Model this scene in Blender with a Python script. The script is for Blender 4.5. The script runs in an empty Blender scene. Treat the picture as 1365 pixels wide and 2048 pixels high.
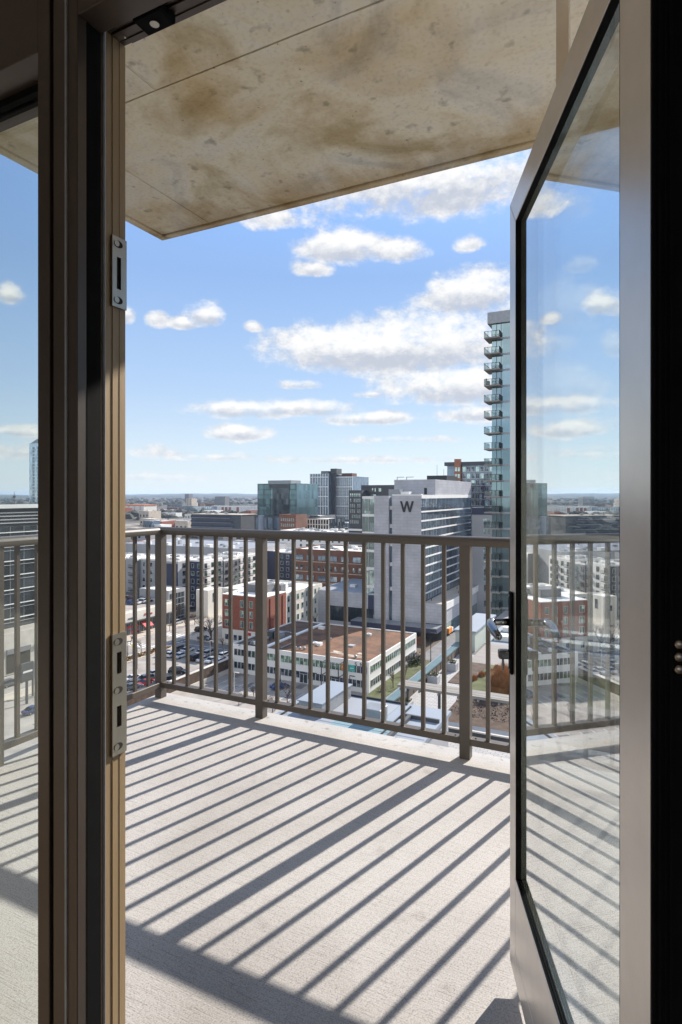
import bpy, bmesh, math, random
from mathutils import Vector, Matrix, noise
random.seed(7)
SC = bpy.context.scene
COL = SC.collection
# ------------------------------------------------------------------ camera, sky, sun, exposure
FPX = 1195.0                                    # focal length in photo pixels (2048 tall)
YAW = math.radians(26.5)
CAM = Vector((0.0, 0.0, 1.27))                  # above the balcony floor (z = 0)
G = -44.0                                       # street level
cd = bpy.data.cameras.new('camera'); cam = bpy.data.objects.new('camera', cd); COL.objects.link(cam)
cam.location = CAM; cam.rotation_euler = (math.radians(90), 0, YAW)
cd.sensor_width = 36; cd.lens = FPX / 2048 * 36; cd.shift_y = -34 / 2048
cd.clip_start = 0.02; cd.clip_end = 60000
SC.camera = cam
SC.view_settings.view_transform = 'Standard'; SC.view_settings.look = 'None'
SC.view_settings.exposure = 1.1; SC.view_settings.gamma = 1.0; SC.view_settings.use_curve_mapping = False
SC.cycles.max_bounces = 10; SC.cycles.transparent_max_bounces = 24; SC.cycles.caustics_reflective = False
SC.cycles.diffuse_bounces = 5; SC.cycles.glossy_bounces = 5; SC.cycles.volume_bounces = 1
SC.cycles.sample_clamp_indirect = 6.0

SUN_X, SUN_Y = 0.45, 1.535                       # towards the sun, per metre of height
SUN_EL = math.atan(1 / math.hypot(SUN_X, SUN_Y)); SUN_AZ = math.atan2(SUN_X, SUN_Y)
sd = bpy.data.lights.new('sun', 'SUN'); sun = bpy.data.objects.new('sun', sd); COL.objects.link(sun)
sd.energy = 3.9; sd.angle = math.radians(0.5); sd.color = (1.0, 0.94, 0.86)
sun.rotation_euler = Vector((SUN_X, SUN_Y, 1)).to_track_quat('Z', 'Y').to_euler()

RV = Vector((math.cos(YAW), math.sin(YAW), 0)); FV = Vector((-math.sin(YAW), math.cos(YAW), 0))
def ray(px, py): return RV * ((px - 682.5) / FPX) + FV + Vector((0, 0, (990 - py) / FPX))
def atz(px, py, z):
    r = ray(px, py); return CAM + r * ((z - CAM.z) / r.z)
def aty(px, y, py=990):
    r = ray(px, py); return CAM + r * (y / r.y)
def atx(px, x, py=990):
    r = ray(px, py); return CAM + r * (x / r.x)
def atd(px, py, d): return CAM + ray(px, py) * d

# world: sky texture with cumulus clouds laid out by azimuth and elevation
W = bpy.data.worlds.new('World'); SC.world = W; W.use_nodes = True
wt = W.node_tree; wt.nodes.clear()
class NT:
    def __init__(s, t): s.t = t
    def n(s, typ, **k):
        x = s.t.nodes.new(typ)
        for a, b in k.items(): setattr(x, a, b)
        return x
    def l(s, a, b): s.t.links.new(a, b)
    def m(s, op, a, b=None, c=None, clamp=False):
        x = s.t.nodes.new('ShaderNodeMath'); x.operation = op; x.use_clamp = clamp
        for i, v in enumerate((a, b, c)):
            if v is None: continue
            if hasattr(v, 'is_linked'): s.t.links.new(v, x.inputs[i])
            else: x.inputs[i].default_value = v
        return x.outputs[0]
    def mix(s, f, a, b, typ='RGBA', blend='MIX'):
        x = s.t.nodes.new('ShaderNodeMix'); x.data_type = typ
        if typ == 'RGBA': x.blend_type = blend; ia, ib, o = x.inputs[6], x.inputs[7], x.outputs[2]
        else: ia, ib, o = x.inputs[2], x.inputs[3], x.outputs[0]
        for v, i in ((f, x.inputs[0]), (a, ia), (b, ib)):
            if hasattr(v, 'is_linked'): s.t.links.new(v, i)
            else: i.default_value = v
        return o
    def ramp(s, f, pts, interp='LINEAR'):
        x = s.t.nodes.new('ShaderNodeValToRGB'); x.color_ramp.interpolation = interp
        e = x.color_ramp.elements
        while len(e) < len(pts): e.new(0.5)
        for q, (p, c) in zip(e, pts):
            q.position = p; q.color = c if len(c) == 4 else (*c, 1)
        s.t.links.new(f, x.inputs[0]); return x.outputs[0]
w = NT(wt)
sky = w.n('ShaderNodeTexSky', sky_type='NISHITA'); sky.sun_disc = False
sky.sun_elevation = SUN_EL; sky.sun_rotation = SUN_AZ; sky.altitude = 300; sky.air_density = 1.0; sky.dust_density = 0.15; sky.ozone_density = 2.0
tc = w.n('ShaderNodeTexCoord')
sx = w.n('ShaderNodeSeparateXYZ'); w.l(tc.outputs['Generated'], sx.inputs[0])
az = w.m('ARCTAN2', sx.outputs[0], sx.outputs[1]); el = w.m('ARCSINE', sx.outputs[2])
# billowy displacement of the cloud outlines
cz = w.n('ShaderNodeCombineXYZ'); w.l(az, cz.inputs[0]); w.l(w.m('MULTIPLY', el, 1.5), cz.inputs[1])
def nz(scale, detail, rough=0.55, off=0.0):
    x = w.n('ShaderNodeTexNoise'); x.inputs['Scale'].default_value = scale; x.inputs['Detail'].default_value = detail
    x.inputs['Roughness'].default_value = rough
    a = w.n('ShaderNodeVectorMath'); a.operation = 'ADD'; w.l(cz.outputs[0], a.inputs[0]); a.inputs[1].default_value = (off, off * 1.7, off * 0.3)
    w.l(a.outputs[0], x.inputs['Vector']); return x.outputs['Fac']
n1 = nz(11.0, 10, 0.62); n2 = nz(46.0, 8, 0.65, 3.1)
warp = w.m('ADD', w.m('MULTIPLY', w.m('SUBTRACT', n1, 0.5), 4.6), w.m('MULTIPLY', w.m('SUBTRACT', n2, 0.5), 1.5))
# (azimuth and elevation of the middle, half widths, fullness), degrees
CL = []
def cloud(px, py, rx, ry, k=1.0):
    r = ray(px, py); a = math.atan2(r.x, r.y); e = math.atan2(r.z, math.hypot(r.x, r.y))
    r2 = ray(px + rx, py); c = abs(math.atan2(r2.x, r2.y) - a)
    r3 = ray(px, py - ry); d = abs(math.atan2(r3.z, math.hypot(r3.x, r3.y)) - e)
    CL.append((a, e, c, d, k))
for c_ in [(690, 705, 145, 52), (860, 695, 190, 66), (930, 775, 170, 42), (860, 370, 260, 80), (1110, 405, 62, 62), (690, 497, 88, 36), (790, 505, 60, 26, .75),
           (940, 590, 110, 46), (1110, 620, 110, 50), (408, 632, 40, 28), (372, 648, 30, 14, .9), (318, 640, 26, 18, .35), (250, 630, 20, 18, .8),
           (490, 822, 105, 20, .85), (620, 818, 110, 20, .8), (740, 838, 110, 15, .8), (478, 868, 66, 18, .75), (22, 590, 30, 22, .95),
           (330, 905, 90, 16, .3), (800, 880, 130, 10, .35), (1120, 775, 100, 42), (1085, 690, 60, 28, .9), (1165, 530, 34, 20, .8), (935, 490, 34, 18, .5),
           (1160, 855, 120, 26, .55), (1235, 690, 34, 28, .8), (560, 440, 110, 26, .35), (40, 865, 80, 14, .4), (90, 905, 160, 22, .35), (505, 655, 22, 12, .5),
           (740, 790, 40, 8, .5), (1150, 900, 160, 14, .35), (640, 410, 130, 34, .45), (620, 540, 50, 18, .5), (600, 770, 60, 12, .45), (950, 830, 110, 20, .55), (420, 915, 120, 10, .35), (300, 955, 200, 12, .3), (700, 920, 260, 10, .3)]:
    cloud(c_[0], c_[1], c_[2] * 1.04, c_[3] * 1.15, *c_[4:])
for a, e, c, d in [(1.4, .35, .3, .12), (1.9, .5, .35, .14), (2.6, .3, .4, .1), (3.1, .6, .5, .2), (-1.4, .4, .3, .1), (-1.9, .25, .35, .08), (-2.5, .5, .45, .16), (.9, .7, .3, .15), (2.9, .25, .8, .14), (-2.9, .22, .7, .12), (2.2, .9, .5, .25), (-2.2, .8, .6, .2), (-1.6, .75, .3, .12)]:  # unseen clouds out of view, added for reflections and fill light
    CL.append((a, e, c, d, 0.9))
best = None; hsum = None
for a, e, c, d, k in CL:
    u = w.m('DIVIDE', w.m('SUBTRACT', az, a), c); v = w.m('DIVIDE', w.m('SUBTRACT', el, e), d)
    vv = w.m('MULTIPLY', v, w.mix(w.m('GREATER_THAN', 0.0, v), 1.0, 1.35, 'FLOAT'))      # flatter bottoms
    r2 = w.m('ADD', w.m('MULTIPLY', u, u), w.m('MULTIPLY', vv, vv))
    f = w.m('MULTIPLY', w.m('SUBTRACT', 1.0, r2), 1.0)
    f = w.m('MAXIMUM', f, -1.6)
    f = w.m('SUBTRACT', f, (1 - k) * 0.9)
    best = f if best is None else w.m('SMOOTH_MAX', best, f, 0.35)
    hh = w.m('MULTIPLY', w.m('MAXIMUM', f, 0.0), v)
    hsum = hh if hsum is None else w.m('ADD', hsum, hh)
dens = w.m('ADD', w.m('SUBTRACT', best, 0.05), warp)
mask = w.n('ShaderNodeMapRange', interpolation_type='SMOOTHSTEP'); w.l(dens, mask.inputs[0]); mask.inputs[1].default_value = -0.62; mask.inputs[2].default_value = 0.72
lit = w.n('ShaderNodeMapRange', interpolation_type='SMOOTHSTEP')
w.l(w.m('ADD', hsum, w.m('MULTIPLY', w.m('SUBTRACT', n2, 0.5), 1.0)), lit.inputs[0]); lit.inputs[1].default_value = -0.36; lit.inputs[2].default_value = 0.30
ccol = w.mix(lit.outputs[0], (2.1, 2.24, 2.55, 1), (3.75, 3.72, 3.65, 1))
hz = w.n('ShaderNodeMapRange', interpolation_type='SMOOTHSTEP'); w.l(el, hz.inputs[0]); hz.inputs[1].default_value = -0.01; hz.inputs[2].default_value = 0.06
mk = w.m('MULTIPLY', w.m('MULTIPLY', mask.outputs[0], 0.97), hz.outputs[0])
hzn = w.n('ShaderNodeMapRange', interpolation_type='SMOOTHSTEP'); w.l(el, hzn.inputs[0]); hzn.inputs[1].default_value = -0.02; hzn.inputs[2].default_value = 0.80; hzn.inputs[3].default_value = 1.0; hzn.inputs[4].default_value = 0.0
front = w.n('ShaderNodeMapRange', interpolation_type='SMOOTHSTEP'); w.l(sx.outputs[1], front.inputs[0]); front.inputs[1].default_value = -0.35; front.inputs[2].default_value = 0.25
pale = w.ramp(w.m('MULTIPLY', el, 2.2), [(0.0, (2.55, 2.85, 3.08)), (0.16, (2.3, 2.72, 3.14)), (0.38, (1.66, 2.25, 3.16)), (0.66, (1.22, 1.88, 3.08)), (0.92, (.92, 1.56, 2.92)), (1.0, (.84, 1.46, 2.84))])
skyc = w.mix(w.m('MULTIPLY', w.m('MINIMUM', w.m('MULTIPLY', hzn.outputs[0], 1.6), 0.92), 1.0), sky.outputs[0], w.mix(1.0, pale, w.mix(front.outputs[0], (1.25, 1.2, 1.15, 1), (1, 1, 1, 1)), blend='MULTIPLY'))  # pale sky behind the view lifted to keep up ambient fill
bright = w.mix(front.outputs[0], (1.9, 1.9, 1.9, 1), (1, 1, 1, 1))     # unseen clouds behind the view brightened as fill for shaded fronts
final = w.mix(mk, skyc, w.mix(1.0, ccol, bright, blend='MULTIPLY'))
bg = w.n('ShaderNodeBackground'); bg.inputs[1].default_value = 0.13; w.l(final, bg.inputs[0])
wo = w.n('ShaderNodeOutputWorld'); w.l(bg.outputs[0], wo.inputs[0])

# ------------------------------------------------------------------ materials
MATS = {}
def base_mat(name):
    m = bpy.data.materials.new(name); m.use_nodes = True; t = NT(m.node_tree)
    b = m.node_tree.nodes['Principled BSDF']; MATS[name] = m
    return m, t, b
def mat(name, col, rough=0.6, metal=0.0, var=0.12, scale=3.0, bump=0.0, bscale=None, detail=5, spec=0.5, stretch=(1, 1, 1)):
    m, t, b = base_mat(name)
    tcx = t.n('ShaderNodeTexCoord'); mp = t.n('ShaderNodeMapping'); mp.inputs['Scale'].default_value = stretch
    t.l(tcx.outputs['Object'], mp.inputs[0])
    nx = t.n('ShaderNodeTexNoise'); nx.inputs['Scale'].default_value = scale; nx.inputs['Detail'].default_value = detail; t.l(mp.outputs[0], nx.inputs['Vector'])
    lo = tuple(c * (1 - var) for c in col); hi = tuple(min(1, c * (1 + var)) for c in col)
    t.l(t.ramp(nx.outputs['Fac'], [(0.3, lo), (0.7, hi)]), b.inputs['Base Color'])
    b.inputs['Roughness'].default_value = rough; b.inputs['Metallic'].default_value = metal; b.inputs['Specular IOR Level'].default_value = spec
    if bump:
        n3 = t.n('ShaderNodeTexNoise'); n3.inputs['Scale'].default_value = bscale or scale * 8; n3.inputs['Detail'].default_value = 4; t.l(mp.outputs[0], n3.inputs['Vector'])
        bp = t.n('ShaderNodeBump'); bp.inputs['Strength'].default_value = bump; bp.inputs['Distance'].default_value = 0.01
        t.l(n3.outputs['Fac'], bp.inputs['Height']); t.l(bp.outputs[0], b.inputs['Normal'])
    return m
def glass_sheet(name, tint=(0.93, 0.96, 0.95), f0=0.045, boost=1.0, rough=0.0):
    m = bpy.data.materials.new(name); m.use_nodes = True; t = NT(m.node_tree); m.node_tree.nodes.clear(); MATS[name] = m
    lw = t.n('ShaderNodeLayerWeight'); lw.inputs[0].default_value = 0.5
    f = t.m('ADD', t.m('MULTIPLY', t.m('POWER', lw.outputs['Facing'], 4.2), boost), f0, clamp=True)
    tr = t.n('ShaderNodeBsdfTransparent'); tr.inputs[0].default_value = (*tint, 1)
    gl = t.n('ShaderNodeBsdfGlossy'); gl.inputs['Roughness'].default_value = rough; gl.inputs[0].default_value = (.95, .97, .97, 1)
    mx = t.n('ShaderNodeMixShader'); t.l(f, mx.inputs[0]); t.l(tr.outputs[0], mx.inputs[1]); t.l(gl.outputs[0], mx.inputs[2])
    o = t.n('ShaderNodeOutputMaterial'); t.l(mx.outputs[0], o.inputs[0]); return m
def facade_glass(name, col, rough=0.06, metal=0.75, cell=1.5, wob=0.02, var=0.35, blinds=False):
    """reflective curtain-wall glass: each pane is set a little out of true and tinted a little differently"""
    m, t, b = base_mat(name)
    tcx = t.n('ShaderNodeTexCoord'); mp = t.n('ShaderNodeMapping'); mp.inputs['Scale'].default_value = (1 / cell, 1 / cell, 1 / (cell * 2.0)); t.l(tcx.outputs['Object'], mp.inputs[0])
    fl = t.n('ShaderNodeVectorMath'); fl.operation = 'FLOOR'; t.l(mp.outputs[0], fl.inputs[0])
    wn = t.n('ShaderNodeTexWhiteNoise'); t.l(fl.outputs[0], wn.inputs['Vector'])
    lo = tuple(c * (1 - var) for c in col); hi = tuple(min(1, c * (1 + var)) for c in col)
    oi = t.n('ShaderNodeObjectInfo'); rv = t.m('FRACT', t.m('ADD', wn.outputs['Value'], t.m('MULTIPLY', oi.outputs['Random'], 7.31)))
    blind = tuple(min(.6, c * 2.2 + .12) for c in col)
    t.l(t.ramp(rv, [(0.0, lo), (.80, hi), (.86, blind if blinds else hi), (1.0, blind if blinds else hi)]), b.inputs['Base Color'])
    b.inputs['Metallic'].default_value = metal; b.inputs['Roughness'].default_value = rough
    ge = t.n('ShaderNodeNewGeometry')
    s1 = t.n('ShaderNodeVectorMath'); s1.operation = 'SUBTRACT'; t.l(wn.outputs['Color'], s1.inputs[0]); s1.inputs[1].default_value = (.5, .5, .5)
    nx = t.n('ShaderNodeTexNoise'); nx.inputs['Scale'].default_value = 0.55; nx.inputs['Detail'].default_value = 2; t.l(tcx.outputs['Object'], nx.inputs['Vector'])
    s4 = t.n('ShaderNodeVectorMath'); s4.operation = 'SUBTRACT'; t.l(nx.outputs['Color'], s4.inputs[0]); s4.inputs[1].default_value = (.5, .5, .5)
    s5 = t.n('ShaderNodeVectorMath'); s5.operation = 'ADD'; t.l(s1.outputs[0], s5.inputs[0]); t.l(s4.outputs[0], s5.inputs[1])
    s2 = t.n('ShaderNodeVectorMath'); s2.operation = 'SCALE'; t.l(s5.outputs[0], s2.inputs[0]); s2.inputs['Scale'].default_value = wob
    s3 = t.n('ShaderNodeVectorMath'); s3.operation = 'ADD'; t.l(ge.outputs['Normal'], s3.inputs[0]); t.l(s2.outputs[0], s3.inputs[1])
    nn = t.n('ShaderNodeVectorMath'); nn.operation = 'NORMALIZE'; t.l(s3.outputs[0], nn.inputs[0]); t.l(nn.outputs[0], b.inputs['Normal'])
    return m
def brick_mat(name, c1, c2, mortar, sx_=1.0, rough=0.85, bw=0.6, bh=0.25, ms=0.03):
    m, t, b = base_mat(name)
    tcx = t.n('ShaderNodeTexCoord'); sp = t.n('ShaderNodeSeparateXYZ'); t.l(tcx.outputs['Object'], sp.inputs[0])
    cb = t.n('ShaderNodeCombineXYZ'); t.l(t.m('ADD', sp.outputs[0], sp.outputs[1]), cb.inputs[0]); t.l(sp.outputs[2], cb.inputs[1])
    br = t.n('ShaderNodeTexBrick'); t.l(cb.outputs[0], br.inputs['Vector']); br.inputs['Scale'].default_value = sx_
    br.inputs['Brick Width'].default_value = bw; br.inputs['Row Height'].default_value = bh; br.inputs['Mortar Size'].default_value = ms
    br.inputs['Color1'].default_value = (*c1, 1); br.inputs['Color2'].default_value = (*c2, 1); br.inputs['Mortar'].default_value = (*mortar, 1)
    nx = t.n('ShaderNodeTexNoise'); nx.inputs['Scale'].default_value = 0.25; nx.inputs['Detail'].default_value = 6; t.l(tcx.outputs['Object'], nx.inputs['Vector'])
    t.l(t.mix(0.6, br.outputs['Color'], t.ramp(nx.outputs['Fac'], [(.3, (.72, .72, .72)), (.7, (1.15, 1.15, 1.15))]), blend='MULTIPLY'), b.inputs['Base Color'])
    b.inputs['Roughness'].default_value = rough; return m

# concrete of the balcony floor (broom finish) and of the cast slab above
def concrete_floor():
    m, t, b = base_mat('broomed_concrete'); tcx = t.n('ShaderNodeTexCoord')
    a = t.n('ShaderNodeTexNoise'); a.inputs['Scale'].default_value = 1.3; a.inputs['Detail'].default_value = 7; t.l(tcx.outputs['Object'], a.inputs['Vector'])
    f = t.n('ShaderNodeTexNoise'); f.inputs['Scale'].default_value = 95; f.inputs['Detail'].default_value = 6; f.inputs['Roughness'].default_value = .7; t.l(tcx.outputs['Object'], f.inputs['Vector'])
    mp = t.n('ShaderNodeMapping'); mp.inputs['Scale'].default_value = (9, 300, 1); mp.inputs['Rotation'].default_value = (0, 0, .10); t.l(tcx.outputs['Object'], mp.inputs[0])
    s = t.n('ShaderNodeTexNoise'); s.inputs['Scale'].default_value = 1.0; s.inputs['Detail'].default_value = 5; t.l(mp.outputs[0], s.inputs['Vector'])
    c = t.ramp(a.outputs['Fac'], [(.3, (.385, .36, .335)), (.5, (.45, .425, .40)), (.7, (.485, .46, .435))])
    c = t.mix(.8, c, t.ramp(f.outputs['Fac'], [(.27, (.36, .34, .32)), (.40, (.93, .93, .93)), (.52, (1.03, 1.03, 1.03))]), blend='MULTIPLY')
    c = t.mix(0.75, c, t.ramp(s.outputs['Fac'], [(.30, (.62, .60, .58)), (.44, (1, 1, 1)), (.6, (1.05, 1.05, 1.05))]), blend='MULTIPLY')
    st = t.n('ShaderNodeTexNoise'); st.inputs['Scale'].default_value = 5.5; st.inputs['Detail'].default_value = 8; t.l(tcx.outputs['Object'], st.inputs['Vector'])
    c = t.mix(0.55, c, t.ramp(st.outputs['Fac'], [(.26, (.55, .52, .49)), (.36, (1, 1, 1))]), blend='MULTIPLY')
    gr = t.n('ShaderNodeTexNoise'); gr.inputs['Scale'].default_value = 230; gr.inputs['Detail'].default_value = 2; t.l(tcx.outputs['Object'], gr.inputs['Vector'])
    c = t.mix(.85, c, t.ramp(gr.outputs['Fac'], [(.32, (.62, .61, .60)), (.5, (1, 1, 1)), (.65, (1.08, 1.08, 1.08))]), blend='MULTIPLY')
    dr_ = t.n('ShaderNodeTexNoise'); dr_.inputs['Scale'].default_value = .75; dr_.inputs['Detail'].default_value = 6; dr_.inputs['Distortion'].default_value = 1.2; t.l(tcx.outputs['Object'], dr_.inputs['Vector'])
    c = t.mix(.5, c, t.ramp(dr_.outputs['Fac'], [(.36, (.72, .70, .67)), (.5, (1, 1, 1))]), blend='MULTIPLY')
    sp_ = t.n('ShaderNodeSeparateXYZ'); t.l(tcx.outputs['Object'], sp_.inputs[0])
    # grime that has gathered along the outer edge, under pale splashes
    ed = t.n('ShaderNodeMapRange', interpolation_type='SMOOTHSTEP'); t.l(t.m('ADD', sp_.outputs[1], t.m('MULTIPLY', t.m('SUBTRACT', st.outputs['Fac'], .5), .35)), ed.inputs[0]); ed.inputs[1].default_value = 2.74; ed.inputs[2].default_value = 2.92
    c = t.mix(t.m('MULTIPLY', ed.outputs[0], .4), c, (.56, .545, .52, 1))
    pt = t.n('ShaderNodeTexNoise'); pt.inputs['Scale'].default_value = 26; pt.inputs['Detail'].default_value = 5; t.l(tcx.outputs['Object'], pt.inputs['Vector'])
    c = t.mix(t.m('MULTIPLY', ed.outputs[0], 1.0), c, t.mix(1.0, c, t.ramp(pt.outputs['Fac'], [(.30, (.62, .59, .55)), (.42, (1, 1, 1))]), blend='MULTIPLY'))
    t.l(c, b.inputs['Base Color']); b.inputs['Roughness'].default_value = 0.9
    h = t.m('ADD', t.m('MULTIPLY', f.outputs['Fac'], .5), t.m('MULTIPLY', s.outputs['Fac'], .55))
    bp = t.n('ShaderNodeBump'); bp.inputs['Strength'].default_value = 0.4; bp.inputs['Distance'].default_value = 0.003; t.l(h, bp.inputs['Height']); t.l(bp.outputs[0], b.inputs['Normal'])
    return m
SLAB_Y = 1.8
def concrete_slab():
    m, t, b = base_mat('cast_concrete'); tcx = t.n('ShaderNodeTexCoord')
    a = t.n('ShaderNodeTexNoise'); a.inputs['Scale'].default_value = 1.5; a.inputs['Detail'].default_value = 9; a.inputs['Roughness'].default_value = .6; a.inputs['Distortion'].default_value = .8; t.l(tcx.outputs['Object'], a.inputs['Vector'])
    mp = t.n('ShaderNodeMapping'); mp.inputs['Scale'].default_value = (1.6, 5.5, 1); mp.inputs['Rotation'].default_value = (0, 0, .5); t.l(tcx.outputs['Object'], mp.inputs[0])
    s = t.n('ShaderNodeTexNoise'); s.inputs['Scale'].default_value = 1.3; s.inputs['Detail'].default_value = 6; t.l(mp.outputs[0], s.inputs['Vector'])
    v = t.n('ShaderNodeTexNoise'); v.inputs['Scale'].default_value = 13; v.inputs['Detail'].default_value = 6; t.l(tcx.outputs['Object'], v.inputs['Vector'])
    p = t.n('ShaderNodeTexVoronoi'); p.inputs['Scale'].default_value = 9; t.l(tcx.outputs['Object'], p.inputs['Vector'])
    c = t.ramp(a.outputs['Fac'], [(.36, (.50, .41, .245)), (.44, (.66, .585, .42)), (.51, (.79, .74, .595)), (.58, (.78, .75, .655)), (.66, (.60, .585, .53))])
    big = t.n('ShaderNodeTexNoise'); big.inputs['Scale'].default_value = .9; big.inputs['Detail'].default_value = 5; big.inputs['Distortion'].default_value = 1.5; t.l(tcx.outputs['Object'], big.inputs['Vector'])
    c = t.mix(.85, c, t.ramp(big.outputs['Fac'], [(.36, (.78, .64, .43)), (.47, (.98, .94, .88)), (.6, (1, 1, 1)), (.68, (.86, .88, .90))]), blend='MULTIPLY')
    c = t.mix(.22, c, t.ramp(s.outputs['Fac'], [(.3, (.70, .62, .50)), (.5, (1, 1, 1))]), blend='MULTIPLY')
    c = t.mix(.9, c, t.ramp(v.outputs['Fac'], [(.27, (.55, .54, .52)), (.38, (1, 1, 1))]), blend='MULTIPLY')
    fn_ = t.n('ShaderNodeTexNoise'); fn_.inputs['Scale'].default_value = 60; fn_.inputs['Detail'].default_value = 4; t.l(tcx.outputs['Object'], fn_.inputs['Vector'])
    c = t.mix(.5, c, t.ramp(fn_.outputs['Fac'], [(.3, (.75, .74, .72)), (.5, (1, 1, 1))]), blend='MULTIPLY')
    pw_ = t.m('ADD', p.outputs['Distance'], t.m('MULTIPLY', t.m('SUBTRACT', v.outputs['Fac'], .5), .35))
    c = t.mix(.45, c, t.ramp(pw_, [(.0, (.45, .44, .42)), (.05, (1, 1, 1))]), blend='MULTIPLY')
    tiny = t.n('ShaderNodeTexVoronoi'); tiny.inputs['Scale'].default_value = 24; t.l(tcx.outputs['Object'], tiny.inputs['Vector'])
    c = t.mix(.7, c, t.ramp(t.m('ADD', tiny.outputs['Distance'], t.m('MULTIPLY', t.m('SUBTRACT', fn_.outputs['Fac'], .5), .5)), [(.0, (.35, .34, .32)), (.06, (1, 1, 1))]), blend='MULTIPLY')
    sp_ = t.n('ShaderNodeSeparateXYZ'); t.l(tcx.outputs['Object'], sp_.inputs[0])
    # drip stains that follow the front edge
    mp2 = t.n('ShaderNodeMapping'); mp2.inputs['Scale'].default_value = (2.2, .55, 1); t.l(tcx.outputs['Object'], mp2.inputs[0])
    dn = t.n('ShaderNodeTexNoise'); dn.inputs['Scale'].default_value = 1.6; dn.inputs['Detail'].default_value = 7; dn.inputs['Roughness'].default_value = .65; t.l(mp2.outputs[0], dn.inputs['Vector'])
    ed = t.n('ShaderNodeMapRange', interpolation_type='SMOOTHSTEP'); t.l(t.m('ADD', sp_.outputs[1], t.m('MULTIPLY', t.m('SUBTRACT', dn.outputs['Fac'], .5), 1.3)), ed.inputs[0]); ed.inputs[1].default_value = 2.55 - SLAB_Y; ed.inputs[2].default_value = 2.95 - SLAB_Y
    c = t.mix(t.m('MULTIPLY', ed.outputs[0], .8), c, t.mix(1.0, c, (.66, .56, .42, 1), blend='MULTIPLY'))
    mp3 = t.n('ShaderNodeMapping'); mp3.inputs['Scale'].default_value = (1.0, 26, 1); t.l(tcx.outputs['Object'], mp3.inputs[0])
    bl = t.n('ShaderNodeTexNoise'); bl.inputs['Scale'].default_value = 1.1; bl.inputs['Detail'].default_value = 4; t.l(mp3.outputs[0], bl.inputs['Vector'])
    c = t.mix(.10, c, t.ramp(bl.outputs['Fac'], [(.34, (.80, .76, .70)), (.5, (1, 1, 1)), (.62, (1.08, 1.08, 1.08))]), blend='MULTIPLY')
    t.l(c, b.inputs['Base Color']); b.inputs['Roughness'].default_value = .85
    bp = t.n('ShaderNodeBump'); bp.inputs['Strength'].default_value = .35; bp.inputs['Distance'].default_value = .01; t.l(v.outputs['Fac'], bp.inputs['Height']); t.l(bp.outputs[0], b.inputs['Normal'])
    return m
M_FLOOR = concrete_floor(); M_SLAB = concrete_slab()
M_RAIL = mat('taupe_painted_metal', (.100, .082, .066), .45, 0.0, .06, 20, .05)
M_BRONZE = mat('bronze_anodized_metal', (.095, .074, .062), .36, .4, .10, 9, .03)
M_RABBET = mat('golden_bronze_metal', (.40, .285, .165), .42, .15, .10, 14, .03, stretch=(1, 1, .1))
M_DOOR = mat('tan_door_metal', (.66, .595, .525), .27, .5, .05, 12, .02)
M_BLACK = mat('black_gasket_and_shade', (.007, .007, .0075), .85, 0, .2, 30, spec=.12)  # gaskets, plus shade painted on the reveal and hinge jamb
M_GASKET = mat('grey_silicone_gasket', (.30, .31, .33), .4, 0, .1, 60)
M_NICKEL = mat('brushed_nickel', (.43, .39, .335), .33, 1.0, .06, 60, .03, stretch=(1, 1, .08))
M_LEVER = mat('dark_polished_nickel', (.20, .20, .205), .14, 1.0, .05, 60)
M_SLOT = mat('dark_slot', (.018, .014, .012), .8, 0, .3, 40)
M_PANE = glass_sheet('window_glass', f0=0.05, boost=1.0)
M_DPANE = glass_sheet('coated_door_glass', tint=(.86, .90, .89), f0=0.22, boost=1.3)
M_ROOM = mat('room_paint', (.78, .75, .71), .8, 0, .03, 3)
M_WOOD = mat('room_boards', (.30, .22, .15), .5, 0, .2, 2, stretch=(1, 8, 1))

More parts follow.
